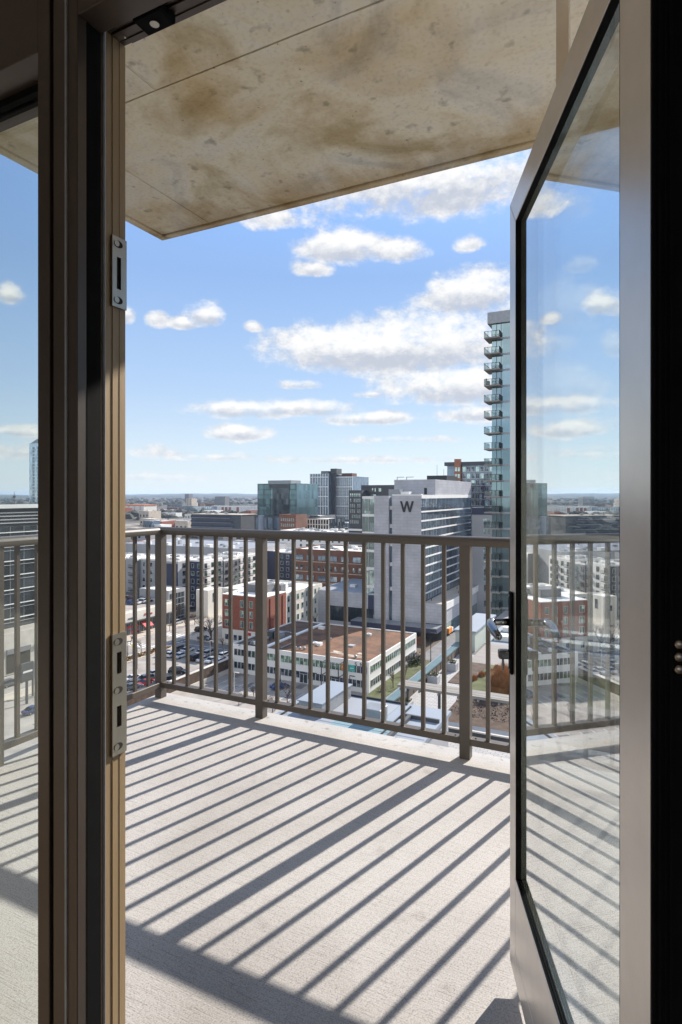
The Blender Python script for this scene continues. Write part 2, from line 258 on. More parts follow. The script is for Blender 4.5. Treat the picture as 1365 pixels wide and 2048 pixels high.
# ------------------------------------------------------------------ mesh helpers
WL = {}
class MB:
    def __init__(s): s.v = []; s.f = []; s.mi = []; s.cur = 0
    def face(s, pts):
        i = len(s.v); s.v += [Vector(p) for p in pts]; s.f.append(list(range(i, i + len(pts)))); s.mi.append(s.cur); return s
    def _poly(s, vs, fs):
        i = len(s.v); s.v += [Vector(p) for p in vs]
        for f in fs: s.f.append([i + k for k in f]); s.mi.append(s.cur)
        return s
    def box(s, x0, x1, y0, y1, z0, z1):
        if x0 > x1: x0, x1 = x1, x0
        if y0 > y1: y0, y1 = y1, y0
        if z0 > z1: z0, z1 = z1, z0
        return s._poly([(x0, y0, z0), (x1, y0, z0), (x1, y1, z0), (x0, y1, z0), (x0, y0, z1), (x1, y0, z1), (x1, y1, z1), (x0, y1, z1)],
                       [(0, 3, 2, 1), (4, 5, 6, 7), (0, 1, 5, 4), (1, 2, 6, 5), (2, 3, 7, 6), (3, 0, 4, 7)])
    def prism(s, poly, a, b, axis='z'):
        """poly of 2-d points extruded from a to b along an axis"""
        n = len(poly)
        def P(p, h): return {'z': (p[0], p[1], h), 'y': (p[0], h, p[1]), 'x': (h, p[0], p[1])}[axis]
        return s._poly([P(p, a) for p in poly] + [P(p, b) for p in poly],
                       [tuple(range(n))[::-1], tuple(range(n, 2 * n))] + [(k, (k + 1) % n, n + (k + 1) % n, n + k) for k in range(n)])
    def tube(s, pts, rad, n=8, cap=True):
        pts = [Vector(p) for p in pts]; rs = rad if isinstance(rad, (list, tuple)) else [rad] * len(pts); rings = []
        up = None
        for k, p in enumerate(pts):
            d = (pts[min(k + 1, len(pts) - 1)] - pts[max(k - 1, 0)]).normalized()
            if up is None: up = Vector((0, 0, 1)) if abs(d.z) < .9 else Vector((1, 0, 0))
            a = d.cross(up).normalized(); b_ = a.cross(d).normalized(); up = b_
            rings.append([p + (a * math.cos(2 * math.pi * j / n) + b_ * math.sin(2 * math.pi * j / n)) * rs[k] for j in range(n)])
        vs = [q for r in rings for q in r]
        fs = [(k * n + j, k * n + (j + 1) % n, (k + 1) * n + (j + 1) % n, (k + 1) * n + j) for k in range(len(pts) - 1) for j in range(n)]
        if cap: fs += [tuple(range(n))[::-1], tuple((len(pts) - 1) * n + j for j in range(n))]
        return s._poly(vs, fs)
    def cyl(s, c, r, h, n=12, axis='z', r2=None):
        c = Vector(c); d = {'z': Vector((0, 0, h)), 'y': Vector((0, h, 0)), 'x': Vector((h, 0, 0))}[axis]
        return s.tube([c, c + d], [r, r if r2 is None else r2], n)
    def dome(s, c, r, sq=1.0, n=8, m=4, full=False):
        c = Vector(c); vs = []; fs = []; lo = -m if full else 0
        for i in range(lo, m + 1):
            a = math.pi / 2 * i / m
            for j in range(n):
                b_ = 2 * math.pi * j / n; vs.append(c + Vector((r * math.cos(a) * math.cos(b_), r * math.cos(a) * math.sin(b_), r * sq * math.sin(a))))
        R = m - lo
        for i in range(R):
            for j in range(n): fs.append((i * n + j, i * n + (j + 1) % n, (i + 1) * n + (j + 1) % n, (i + 1) * n + j))
        return s._poly(vs, fs)
    def build(s, name, m, parent=None, bevel=0, seg=1, smooth=False, off=None):
        me = bpy.data.meshes.new(name)
        o = Vector(off) if off is not None else (WL.get(parent.name, Vector()) if parent else Vector())
        me.from_pydata([tuple(p - o) for p in s.v], [], s.f)
        for x in (m if isinstance(m, (list, tuple)) else [m]): me.materials.append(x)
        if any(s.mi): me.polygons.foreach_set('material_index', s.mi)
        bm = bmesh.new(); bm.from_mesh(me)
        bmesh.ops.remove_doubles(bm, verts=bm.verts, dist=1e-6) if bevel else None
        bmesh.ops.recalc_face_normals(bm, faces=bm.faces)
        if bevel: bmesh.ops.bevel(bm, geom=bm.edges[:], offset=bevel, segments=seg, affect='EDGES', profile=.5, clamp_overlap=True)
        bm.to_mesh(me); bm.free()
        if smooth: me.polygons.foreach_set('use_smooth', [True] * len(me.polygons))
        ob = bpy.data.objects.new(name, me); COL.objects.link(ob)
        if parent: ob.parent = parent; WL[ob.name] = WL.get(parent.name, Vector())
        return ob
def tag(o, label, cat, group=None, kind=None):
    if label: o['label'] = label
    if cat: o['category'] = cat
    if group: o['group'] = group
    if kind: o['kind'] = kind
    return o
def thing(name, loc, label, cat, group=None):
    e = bpy.data.objects.new(name, None); COL.objects.link(e); e.location = loc; e.empty_display_size = .2
    WL[e.name] = Vector(loc); return tag(e, label, cat, group)
def struct(o): o['kind'] = 'structure'; return o
def dup(root, loc, rot=None, label=None, group=None, scale=None):
    def cp(o, par):
        c = o.copy(); COL.objects.link(c)
        if par: c.parent = par
        for ch in KIDS.get(o.name) or KIDS.setdefault(o.name, list(o.children)): cp(ch, c)
        return c
    r = cp(root, None); r.location = loc; WL[r.name] = Vector(loc)
    if rot is not None: r.rotation_euler = (0, 0, rot)
    if scale is not None: r.scale = scale if isinstance(scale, (tuple, list)) else (scale,) * 3
    if label: r['label'] = label
    if group: r['group'] = group
    return r
KIDS = {}
def word(parent, name, txt, size, loc, rot, m, depth=.02, align='CENTER'):
    cu = bpy.data.curves.new(name, 'FONT'); cu.body = txt; cu.size = size; cu.extrude = depth; cu.align_x = align
    ob = bpy.data.objects.new(name + '_curve', cu); COL.objects.link(ob)
    dg = bpy.context.evaluated_depsgraph_get(); dg.update()
    me = bpy.data.meshes.new_from_object(ob.evaluated_get(dg)); bpy.data.objects.remove(ob)
    me.materials.clear(); me.materials.append(m)
    o2 = bpy.data.objects.new(name, me); COL.objects.link(o2); o2.parent = parent
    o2.location = Vector(loc) - WL.get(parent.name, Vector()); o2.rotation_euler = rot
    return o2

# ================================================================== the balcony
FX0, FX1, FY1 = -2.76, 4.2, 2.945            # slab: left edge, right end, front edge
WY0, WY1 = 0.644, 0.756                       # window wall: inner and outer plane
f = MB().box(FX0, FX1, .60, FY1, -.22, 0).build('balcony_floor', M_FLOOR, bevel=.012); struct(f)
tag(f, 'pale broom finished concrete floor of the balcony striped with railing shadows', 'floor')
sl = thing('balcony_ceiling', (.7, 1.8, 2.914), 'stained bare concrete slab roofing the balcony', 'ceiling')
mb = MB()
ZC = 2.926
# underside built as formwork panels with thin recessed joints, chamfered rim all round
xs = [FX0 + .05, -2.34, -1.77, 1.10, FX1]; ys = [.60, 1.85, FY1 - .05]; gp = .0022
cells = [(FX0 + .05, -2.34 - gp, .60, FY1 - .05), (-2.34 + gp, -1.77 - gp, .60, 1.85 - gp), (-1.77 + gp, 1.1 - gp, .60, 1.85 - gp), (1.1 + gp, FX1, .60, 1.85 - gp),
         (-2.34 + gp, 1.1 - gp, 1.85 + gp, FY1 - .05), (1.1 + gp, FX1, 1.85 + gp, FY1 - .05)]
for x0, x1, y0, y1 in cells: mb.box(x0, x1, y0, y1, ZC, ZC + .03)
mb.box(FX0 + .02, FX1, .60, FY1 - .02, ZC + .022, ZC + .24)
for x0, x1, y0, y1 in ((-2.352, -2.343, .6, FY1 - .05), (-1.766, -1.76, .6, 1.84), (-2.33, 1.09, 1.853, 1.861), (1.103, 1.11, .6, FY1 - .05)):    # fins of leaked mortar along the joints
    n_ = 40
    for k in range(n_):
        t0, t1 = k / n_, (k + 1) / n_; hgt = .0012 + .004 * abs(noise.noise(Vector((x0 * 3, k * .37, y0))))
        if x1 - x0 > .1: mb.box(x0 + (x1 - x0) * t0, x0 + (x1 - x0) * t1, y0, y1, ZC - hgt, ZC + .001)
        else: mb.box(x0, x1, y0 + (y1 - y0) * t0, y0 + (y1 - y0) * t1, ZC - hgt, ZC + .001)
mb.build('slab', M_SLAB, sl)
mb = MB()
for a, b, c, d in ((FX0, FX1, FY1 - .045, FY1), (FX0, FX0 + .045, .60, FY1 - .0452)): mb.box(a, b, c, d, 2.914, ZC + .235)
mb.build('rim', M_SLAB, sl, bevel=.004)

# railing: one welded thing
rl = thing('balcony_railing', (-1.0, 2.86, 0), 'taupe metal guard rail with square pickets round the balcony edge', 'railing')
RY, RX = 2.858, -2.692                        # centre lines
ZB0, ZB1, ZT0, ZT1 = .068, .100, 1.024, 1.070
posts = [-1.935, -.75, .435, 1.62, 2.80, 4.0]
PH = .0255
def post(x, y):
    m_ = MB().box(x - PH, x + PH, y - PH, y + PH, -.0005, ZT0 + .004); m_.build('post', M_RAIL, rl, bevel=.002)
for x in [RX] + posts: post(x, RY)
for y in (1.78,): post(RX, y)
def cap_rail(nm, pts_axis, a, b, c):
    pr = [(-.030, ZT0), (.030, ZT0), (.033, ZT0 + .012), (.033, ZT0 + .028), (.024, ZT1 - .006), (.010, ZT1), (-.010, ZT1), (-.024, ZT1 - .006), (-.033, ZT0 + .028), (-.033, ZT0 + .012)]
    return MB().prism([(c + u, v) for u, v in pr], a, b, pts_axis)
cap_rail('front', 'x', RX - .033, 4.2, RY).build('top_rail', M_RAIL, rl, bevel=.002)
cap_rail('side', 'y', .78, RY - .0335, RX).build('top_rail', M_RAIL, rl, bevel=.002)
allp = [RX] + posts
for a, b in zip(allp[:-1], allp[1:]):
    MB().box(a + PH, b - PH, RY - .022, RY + .022, ZB0, ZB1).build('bottom_rail', M_RAIL, rl, bevel=.0015)
for a, b in ((.78, 1.78 - PH), (1.78 + PH, RY - PH)):
    MB().box(RX - .022, RX + .022, a, b, ZB0, ZB1).build('bottom_rail', M_RAIL, rl, bevel=.0015)
pk = None
def picket(x, y):
    global pk
    if pk is None:
        pk = MB().box(-.0095, .0095, -.0095, .0095, ZB1 - .001, ZT0 + .002).build('picket', M_RAIL, rl, off=(0, 0, 0), bevel=.001); o = pk
    else:
        o = pk.copy(); COL.objects.link(o)
    o.location = Vector((x, y, 0)) - WL[rl.name]
for a, b in zip(allp[:-1], allp[1:]):
    n = 7 if a == RX else 11
    for k in range(1, n): picket(a + (b - a) * (k / n), RY)
for k in range(1, 10): picket(RX, 1.78 + (RY - 1.78) * k / 10)
for k in range(0, 9): picket(RX, .83 + (1.78 - .83) * k / 9)
for x in [-2.5, -1.83, -.86, -.62, -.3, .33]:
    pass
sc_ = None
for x in [RX + .06, -1.935 + .05, -.75 - .05, -.75 + .05]:
    m_ = MB().cyl((x, RY - .003, ZB1 - .0005), .0045, .004, 8, r2=.003)
    m_.build('screw', M_SLOT, rl)

# ------------------------------------------------------------------ window wall: door frame, side window, room behind
df = thing('door_frame', (-.80, .70, 0), 'dark bronze metal door frame with strike plates on its jamb', 'door frame')
Z_ST, Z_RB, Z_TOP = 2.013, 2.042, 2.42
MB().prism([(-.831, WY0), (-.776, WY0), (-.776, .690), (-.793, .690), (-.793, WY1), (-.831, WY1)], .02, Z_TOP).build('jamb', [M_BRONZE], df, bevel=.0012)
for y0, y1, h in ((.6935, .6955, .004), (.707, .709, .0035), (.7265, .7285, .0022), (.742, .7525, .0016)):
    MB().box(-.7935, -.793 + h, y0, y1, .03, Z_RB).build('jamb_rib', M_RABBET, df, bevel=.0005)
MB().box(-.7932, -.7922, .6956, .7558, .03, Z_RB - .001).build('jamb_lining', M_RABBET, df)
MB().tube([(-.779, .697, .03), (-.779, .697, Z_RB - .02), (-.772, .697, Z_RB - .0105), (.02, .697, Z_RB - .0105)], .0032, 8).build('gasket', M_GASKET, df, smooth=True)
MB().box(-.8025, -.7975, WY0 - .0025, WY0 + .004, .02, Z_TOP).build('face_gasket', M_GASKET, df, bevel=.001)
MB().box(-.7775, -.7752, .661, .6895, .03, Z_ST).build('reveal_shade_strip', M_BLACK, df, bevel=.0008)  # black strip paints the shade deepening along the reveal
# head
MB().prism([(WY0 + .0005, Z_ST), (.690, Z_ST), (.690, Z_RB), (WY1, Z_RB), (WY1, Z_TOP), (WY0 + .0005, Z_TOP)], -.776, .0106, 'x').build('head', M_BRONZE, df, bevel=.001)
for y0, y1, h in ((.7, .702, .005), (.722, .724, .004), (.742, .752, .002)):
    MB().box(-.79, .01, y0, y1, Z_RB - h, Z_RB + .001).build('head_rib', M_BRONZE, df, bevel=.0005)
ks = MB().box(-.725, -.665, .704, .742, Z_RB - .016, Z_RB - .0005).build('closing_pad', M_BLACK, df, bevel=.003)
MB().cyl((-.695, .724, Z_RB - .0175), .0075, .003, 14).build('screw', M_NICKEL, ks)
MB().prism([(.0106, WY0), (.075, WY0), (.075, WY1), (.0395, WY1), (.0395, .70), (.0106, .70)], .02, Z_TOP).build('hinge_jamb', M_BLACK, df, bevel=.001)  # near-black colour stands in for back-lit shade on this jamb
for x0, x1 in ((.0125, .0140), (.0168, .0190), (.0225, .0235), (.0262, .0290)):
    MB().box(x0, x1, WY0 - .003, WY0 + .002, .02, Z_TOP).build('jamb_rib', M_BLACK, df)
for py in (1289, 1314, 1339):
    p = aty(1358.5, WY0 - .001, py); sb = MB(); sb.dome((0, 0, 0), .0045, .6, 14, 4)
    so = sb.build('hinge_screw', M_NICKEL, df, smooth=True, off=(0, 0, 0)); so.rotation_euler = (math.pi / 2, 0, 0); so.location = p - WL[df.name]
MB().box(-.79, .03, WY0, WY1, -.02, .03).build('sill', M_BRONZE, df)
def plate(holes, y0, y1, z0, z1, screws):
    X0, X1 = -.7918, -.7876
    yy = sorted({y0, y1} | {v for h in holes for v in h[:2]}); zz = sorted({z0, z1} | {v for h in holes for v in h[2:]})
    m_ = MB()
    for a, b in zip(yy[:-1], yy[1:]):
        for c, d in zip(zz[:-1], zz[1:]):
            cy, cz_ = (a + b) / 2, (c + d) / 2
            if any(h[0] < cy < h[1] and h[2] < cz_ < h[3] for h in holes): continue
            m_.box(X0, X1, a, b, c, d)
    pl = m_.build('strike_plate', M_NICKEL, df)
    for h in holes: MB().box(X0 - .0015, X0 + .0003, *h).build('slot', M_SLOT, pl)
    for zc in screws:
        m2 = MB(); ym = (y0 + y1) / 2
        m2.prism([(ym - .003 + .0095 * math.cos(t), zc + .0062 * math.sin(t)) for t in [k * math.pi / 8 for k in range(16)]], X1 - .001, X1 + .0004, 'x'); m2.build('slot', M_SLOT, pl)
        MB().cyl((X1, ym - .007, zc), .0052, .0014, 14, 'x').build('screw', M_NICKEL, pl)
    return pl
plate([(.733, .742, 1.618, 1.672)], .7235, .7545, 1.587, 1.706, [1.694, 1.599])
plate([(.733, .743, .968, 1.004), (.733, .743, .878, .913)], .7235, .7545, .831, 1.036, [1.022, .940, .845])

sw = thing('side_window', (-1.6, .70, 0), 'fixed glass window with dark bronze frame left of the door', 'window')
MB().prism([(-.868, WY0), (-.840, WY0), (-.840, WY1), (-.868, WY1)], .02, Z_TOP).build('stile', M_BRONZE, sw, bevel=.0012)
MB().box(-.8405, -.8305, WY0 + .016, WY1 - .01, .02, Z_TOP).build('joint_gasket', M_BLACK, sw)
MB().box(-2.60, -.868, WY0 + .0006, WY1, 1.985, Z_TOP).build('head', M_BRONZE, sw, bevel=.0012)
MB().box(-2.60, -.868, .694, .7215, 1.972, 1.985).build('glazing_bead', M_BLACK, sw)
MB().box(-2.60, -.868, WY0 + .0006, WY1, -.02, .09).build('sill', M_BRONZE, sw, bevel=.0012)
MB().box(-2.65, -2.60, WY0, WY1, -.02, Z_TOP).build('stile', M_BRONZE, sw, bevel=.0012)
MB().box(-2.60, -.868, .704, .712, .09, 1.972).build('pane', M_PANE, sw)
# room: walls, floor and ceiling round the camera
rm = MB(); rm.box(-2.8, -2.65, -4.6, WY1, -.02, 2.8); rm.box(2.6, 2.75, -4.6, WY1, -.02, 2.8); rm.box(-2.65, -2.45, -4.75, -4.6, -.02, 2.8); rm.box(2.4, 2.6, -4.75, -4.6, -.02, 2.8); rm.box(-2.45, 2.4, -4.75, -4.6, -.02, .15); rm.box(-2.45, 2.4, -4.75, -4.6, 2.6, 2.8)  # unseen back wall mostly left open, added to let fill light in
rm.box(.075, 2.6, WY0 - .02, WY1 - .004, -.02, 2.8); rm.box(-2.65, .075, WY0 + .002, WY1 - .004, Z_TOP, 2.8)
struct(rm.build('interior_wall', M_ROOM)); struct(MB().box(-2.8, 2.75, -4.75, WY1, 2.8, 2.9).build('interior_ceiling', M_ROOM))
struct(MB().box(-2.65, 2.6, -4.6, WY0 - .001, -.06, -.002).build('interior_floor', M_WOOD))

# ------------------------------------------------------------------ the open glass door
DD = Vector((-.3583, .9336, 0)); PF = Vector((-.303, 1.602, 0)); DW = .92
dr = thing('glass_door', PF - DD * DW, 'tan metal framed glass door swung open onto the balcony', 'door')
dr.rotation_euler = (0, 0, math.atan2(DD.y, DD.x)); WL[dr.name] = Vector()
DT = -.056; Z0, Z1, ZI0, ZI1 = .05, 2.031, .308, 1.956; XS, XH = .846, .138; e_ = .0004
def leaf(nm, poly): return MB().prism(poly, 0, DT, 'y').build(nm, M_DOOR, dr, bevel=.0012)
leaf('stile', [(DW, Z0), (DW, Z1 - e_), (XS, ZI1 - e_), (XS, .0 + Z0)])
leaf('stile', [(0, Z0), (0, Z1 - e_), (XH, ZI1 - e_), (XH, Z0)])
leaf('top_rail', [(0 + e_, Z1), (DW - e_, Z1), (XS - e_, ZI1), (XH + e_, ZI1)])
leaf('bottom_rail', [(XH + e_, Z0 + .072), (XS - e_, Z0 + .072), (XS - e_, ZI0), (XH + e_, ZI0)])
leaf('bottom_sweep', [(XH + e_, Z0), (XS - e_, Z0), (XS - e_, Z0 + .0712), (XH + e_, Z0 + .0712)])
MB().box(XS - .004, XS - .0002, -.0005, -.0132, ZI0, ZI1).build('glazing_gasket', M_BLACK, dr)
MB().box(XH + .0002, XH + .004, -.0012, -.0132, ZI0, ZI1).build('glazing_gasket', M_BLACK, dr)
MB().box(XH + .004, XS - .004, -.0012, -.0132, ZI1 - .004, ZI1 - .0002).build('glazing_gasket', M_BLACK, dr)
gm = MB()
for k in range(3): gm.box(XH + .004, XS - .004, -.001 - k * .005, -.004 - k * .005, ZI0 + .0002, ZI0 + .0052 - k * .0012)
gm.build('glazing_gasket', M_BLACK, dr)
MB().box(XH + .002, XS - .002, -.0133, -.034, ZI0 + .002, ZI1 - .002).build('pane', M_DPANE, dr)
hx = .883
hd = MB().box(hx - .016, hx + .016, 0, .0085, .812, 1.022).build('handle_plate', M_BLACK, dr, bevel=.004, seg=2)
zl = .944
pts = [(hx, .006, zl), (hx, .03, zl), (hx, .046, zl), (hx - .006, .056, zl), (hx - .022, .060, zl), (hx - .05, .060, zl - .003), (hx - .085, .058, zl - .008), (hx - .115, .054, zl - .012), (hx - .120, .053, zl - .012)]
MB().tube(pts, [.0095, .0095, .0100, .0105, .0115, .0115, .0105, .009, .004], 14).build('lever', M_LEVER, hd, smooth=True)
zk = .862
MB().box(hx - .012, hx + .012, .0085, .036, zk - .0115, zk + .0115).build('thumb_turn', M_LEVER, hd, bevel=.004, seg=2)
MB().box(hx - .0035, hx + .0035, .022, .027, zk - .042, zk - .011).build('turn_blade', M_LEVER, hd, bevel=.001)
for zz in (1.012, .822): MB().cyl((hx, .0085, zz), .004, .0012, 10, 'y').build('screw', M_NICKEL, hd)
# hanger dropping from the slab behind the door
p0 = atd(1127, 100, 1.85)
hg = MB().box(p0.x - .019, p0.x + .019, p0.y - .019, p0.y + .019, 2.42, ZC + .001).build('ceiling_hanger', M_DOOR, bevel=.002)
tag(hg, 'short tan square post hanging from the concrete slab above the door', 'post')

# ================================================================== the city: materials
M_ASPH = mat('asphalt', (.17, .165, .165), .9, 0, .22, .35, 0)
M_ASPH2 = mat('worn_asphalt', (.33, .295, .26), .9, 0, .2, .3)
M_WALK = mat('pavement_concrete', (.54, .49, .43), .9, 0, .12, .4)
M_TAN = mat('tan_paving', (.48, .41, .33), .9, 0, .14, .3)
M_LINE = mat('road_paint', (.72, .71, .68), .8, 0, .1, 2)
M_GRASS = mat('winter_grass', (.085, .095, .032), .95, 0, .4, .5)
M_MULCH = mat('mulch', (.085, .055, .038), .95, 0, .4, 1.2)
M_WHITE = mat('white_panel', (.76, .74, .70), .6, 0, .05, .3)
M_CREAM = mat('cream_stucco', (.70, .66, .58), .8, 0, .07, .2)
M_LGREY = mat('light_grey_panel', (.36, .36, .365), .7, 0, .07, .2)
M_MGREY = mat('mid_grey_panel', (.17, .17, .175), .7, 0, .10, .2)
M_DGREY = mat('dark_grey_panel', (.065, .067, .072), .6, 0, .12, .2)
M_NAVY = mat('navy_panel', (.040, .047, .085), .7, 0, .10, .2)
M_ROOFW = mat('white_roof_membrane', (.78, .75, .70), .8, 0, .10, .12)
M_ROOFG = mat('grey_roof_membrane', (.27, .285, .31), .7, 0, .10, .08)
M_TILEW = brick_mat('pale_metal_panels', (.44, .435, .455), (.475, .47, .49), (.32, .32, .345), 1, .5, 2.4, 1.0, .035)
M_RED = brick_mat('red_brick', (.27, .085, .052), (.33, .105, .062), (.26, .10, .07), 1, .85, .5, .25, .01)
M_BROWNB = brick_mat('brown_brick', (.155, .072, .048), (.185, .085, .055), (.16, .09, .07), 1, .85, .5, .25, .01)
M_TERRA = mat('terracotta_panel', (.34, .145, .085), .8, 0, .08, .4)
M_GLD = facade_glass('dark_window_glass', (.07, .085, .10), .08, .55, 1.3, .03, .6, True)
M_GLDK = facade_glass('dark_curtain_glass', (.07, .085, .10), .08, .55, 2.0, .02, .35)
M_GLG = facade_glass('green_window_glass', (.11, .19, .15), .08, .6, 1.1, .03, .5, True)
M_GLB = facade_glass('blue_tower_glass', (.21, .30, .335), .05, .8, 2.0, .015, .18)
M_GLT = facade_glass('teal_tower_glass', (.13, .21, .235), .09, .65, 3.0, .012, .22)
M_GLS = facade_glass('steel_blue_glass', (.20, .255, .32), .10, .55, 1.5, .012, .22)
M_GLP = facade_glass('pale_green_glass', (.42, .55, .54), .05, .85, 2.0, .02, .2)
M_GLH = facade_glass('hotel_glass', (.42, .50, .58), .05, .8, 1.75, .012, .3)
M_BALG = glass_sheet('balcony_glass', (.86, .91, .91), .05, .8)
M_DMET = mat('dark_metal', (.035, .036, .038), .5, .3, .1, 2)
M_GMET = mat('grey_metal', (.30, .31, .32), .45, .5, .1, 2)
M_REDP = mat('red_paint', (.50, .035, .035), .6, 0, .1, 2)
M_PINK = mat('red_awning_cloth', (.62, .14, .13), .8, 0, .1, 2)
M_ORNG = mat('orange_paint', (.75, .25, .03), .6, 0, .1, 2)
M_TEALP = mat('teal_cloth', (.06, .42, .36), .7, 0, .1, 2)
M_NAVYP = mat('navy_cloth', (.03, .025, .11), .7, 0, .1, 2)
M_BARK = mat('bark', (.10, .075, .058), .9, 0, .25, 3)
M_TWIG = mat('bare_twigs', (.135, .098, .075), .9, 0, .3, 1.2)
M_RUST = mat('dry_orange_grass', (.36, .175, .075), .95, 0, .3, 2)
M_EVERG = mat('evergreen_leaves', (.045, .065, .028), .9, 0, .45, 1.5)
M_TIMB = mat('weathered_timber', (.235, .215, .19), .85, 0, .3, 1.2, stretch=(.3, 6, 3))
M_DECK = mat('deck_boards', (.26, .235, .215), .85, 0, .25, 1.0, stretch=(.25, 7, 1))
M_CANW = mat('pale_blue_roof_panel', (.24, .275, .32), .7, 0, .06, .2)
M_CANT = mat('turquoise_roof_panel', (.15, .26, .30), .7, 0, .06, .2)
M_TEALC = mat('teal_coping', (.12, .19, .20), .4, .2, .1, .5)
M_WINF = mat('pale_window_frame', (.55, .55, .54), .6, 0, .05, 2)

def gravel_roof():
    m, t, b = base_mat('brown_gravel_roof'); tcx = t.n('ShaderNodeTexCoord')
    a = t.n('ShaderNodeTexNoise'); a.inputs['Scale'].default_value = .16; a.inputs['Detail'].default_value = 7; a.inputs['Roughness'].default_value = .65; t.l(tcx.outputs['Object'], a.inputs['Vector'])
    c = t.n('ShaderNodeTexNoise'); c.inputs['Scale'].default_value = 2.2; c.inputs['Detail'].default_value = 5; t.l(tcx.outputs['Object'], c.inputs['Vector'])
    k = t.ramp(a.outputs['Fac'], [(.34, (.075, .052, .040)), (.46, (.15, .076, .042)), (.58, (.225, .108, .054)), (.70, (.14, .086, .054))])
    k = t.mix(.7, k, t.ramp(c.outputs['Fac'], [(.3, (.62, .62, .62)), (.65, (1.1, 1.1, 1.1))]), blend='MULTIPLY')
    t.l(k, b.inputs['Base Color']); b.inputs['Roughness'].default_value = .95; return m
M_GRAVEL = gravel_roof()
M_DGRAV = mat('dark_brown_gravel', (.105, .066, .046), .95, 0, .45, .28, detail=8)
def ground_mat():
    m, t, b = base_mat('city_ground'); tcx = t.n('ShaderNodeTexCoord'); v = tcx.outputs['Object']
    def N(s, d, r=.6):
        x = t.n('ShaderNodeTexNoise'); x.inputs['Scale'].default_value = s; x.inputs['Detail'].default_value = d; x.inputs['Roughness'].default_value = r; t.l(v, x.inputs['Vector']); return x.outputs['Fac']
    vo = t.n('ShaderNodeTexVoronoi'); vo.distance = 'CHEBYCHEV'; vo.inputs['Scale'].default_value = .022; t.l(v, vo.inputs['Vector'])
    sp = t.n('ShaderNodeSeparateColor'); t.l(vo.outputs['Color'], sp.inputs[0])
    blk = t.ramp(sp.outputs[0], [(0, (.10, .098, .095)), (.3, (.21, .185, .155)), (.5, (.115, .085, .060)), (.72, (.30, .275, .24)), (.9, (.085, .07, .055))], 'CONSTANT')
    c = t.mix(1.0, blk, t.ramp(N(.05, 8), [(.3, (.6, .6, .6)), (.7, (1.25, 1.22, 1.2))]), blend='MULTIPLY')
    wood = t.ramp(N(.02, 9, .7), [(.35, (.045, .040, .030)), (.55, (.075, .058, .042)), (.7, (.11, .085, .06))])
    c = t.mix(t.ramp(N(.0022, 5), [(.44, (0, 0, 0)), (.52, (1, 1, 1))]), c, wood)
    g = t.n('ShaderNodeVectorMath'); g.operation = 'LENGTH'; t.l(v, g.inputs[0])
    mr = t.n('ShaderNodeMapRange'); t.l(g.outputs['Value'], mr.inputs[0]); mr.inputs[1].default_value = 1300; mr.inputs[2].default_value = 2600
    c = t.mix(mr.outputs[0], c, wood)
    t.l(c, b.inputs['Base Color']); b.inputs['Roughness'].default_value = .95; return m
M_GROUND = ground_mat()
struct(MB().face([(-26000, -3000, G), (14000, -3000, G), (14000, 30000, G), (-26000, 30000, G)]).build('ground', M_GROUND))

# ------------------------------------------------------------------ building helpers
WC = {}; WREST = {}
WMESH = {}
def window_mesh(w, h, gm, fm, cross=False):
    key = (round(w, 2), round(h, 2), gm.name, fm.name, cross)
    if key in WMESH: return WMESH[key]
    def mk(m_, ox, oy, oz): pass
    m_ = MB(); t_ = min(.14, w * .07)
    a, b = w / 2, h / 2
    m_.cur = 1
    m_.box(-a, a, -.05, .02, -b, -b + t_); m_.box(-a, a, -.05, .02, b - t_, b); m_.box(-a, -a + t_, -.05, .02, -b + t_, b - t_); m_.box(a - t_, a, -.05, .02, -b + t_, b - t_)
    if cross: m_.box(-.05, .05, -.045, .015, -b + t_, b - t_)
    m_.cur = 0
    m_.box(-a + t_, a - t_, -.02, .015, -b + t_, b - t_)
    o = m_.build('window', [gm, fm], None, off=(0, 0, 0)); me = o.data; bpy.data.objects.remove(o)
    WMESH[key] = me; return me
def win(root, face, pos, u, z, w, h, gm=None, fm=None, cross=False, name='window', out=.03):
    """one window on the front face (normal -Y) at y = pos, or on the side face (normal +X) at x = pos"""
    me = window_mesh(w, h, gm or M_GLD, fm or M_WINF, cross)
    n = WC.get(root.name, 0)
    rot = Matrix.Identity(3) if face == 'F' else Matrix.Rotation(math.pi / 2, 3, 'Z')
    loc = Vector((u, pos - out, z)) if face == 'F' else Vector((pos + out, u, z))
    if n < 92:
        o = bpy.data.objects.new(name, me); COL.objects.link(o); o.parent = root; o.location = loc - WL[root.name]
        if face != 'F': o.rotation_euler = (0, 0, math.pi / 2)
        WC[root.name] = n + 1
    else: WREST.setdefault(root.name, []).append((me, rot, loc))
def flush():
    for rn, L in WREST.items():
        root = bpy.data.objects[rn]; vs = []; fs = []; mi = []; ms = []
        for me, rot, loc in L:
            i = len(vs); vs += [rot @ v.co + loc - WL[rn] for v in me.vertices]
            for m_ in me.materials:
                if m_ not in ms: ms.append(m_)
            for p in me.polygons: fs.append([i + k for k in p.vertices]); mi.append(ms.index(me.materials[p.material_index]))
        me2 = bpy.data.meshes.new('window_field'); me2.from_pydata([tuple(v) for v in vs], [], fs)
        for m_ in ms: me2.materials.append(m_)
        me2.polygons.foreach_set('material_index', mi)
        o = bpy.data.objects.new('window', me2); COL.objects.link(o); o.parent = root; o['kind'] = 'stuff'
    WREST.clear()
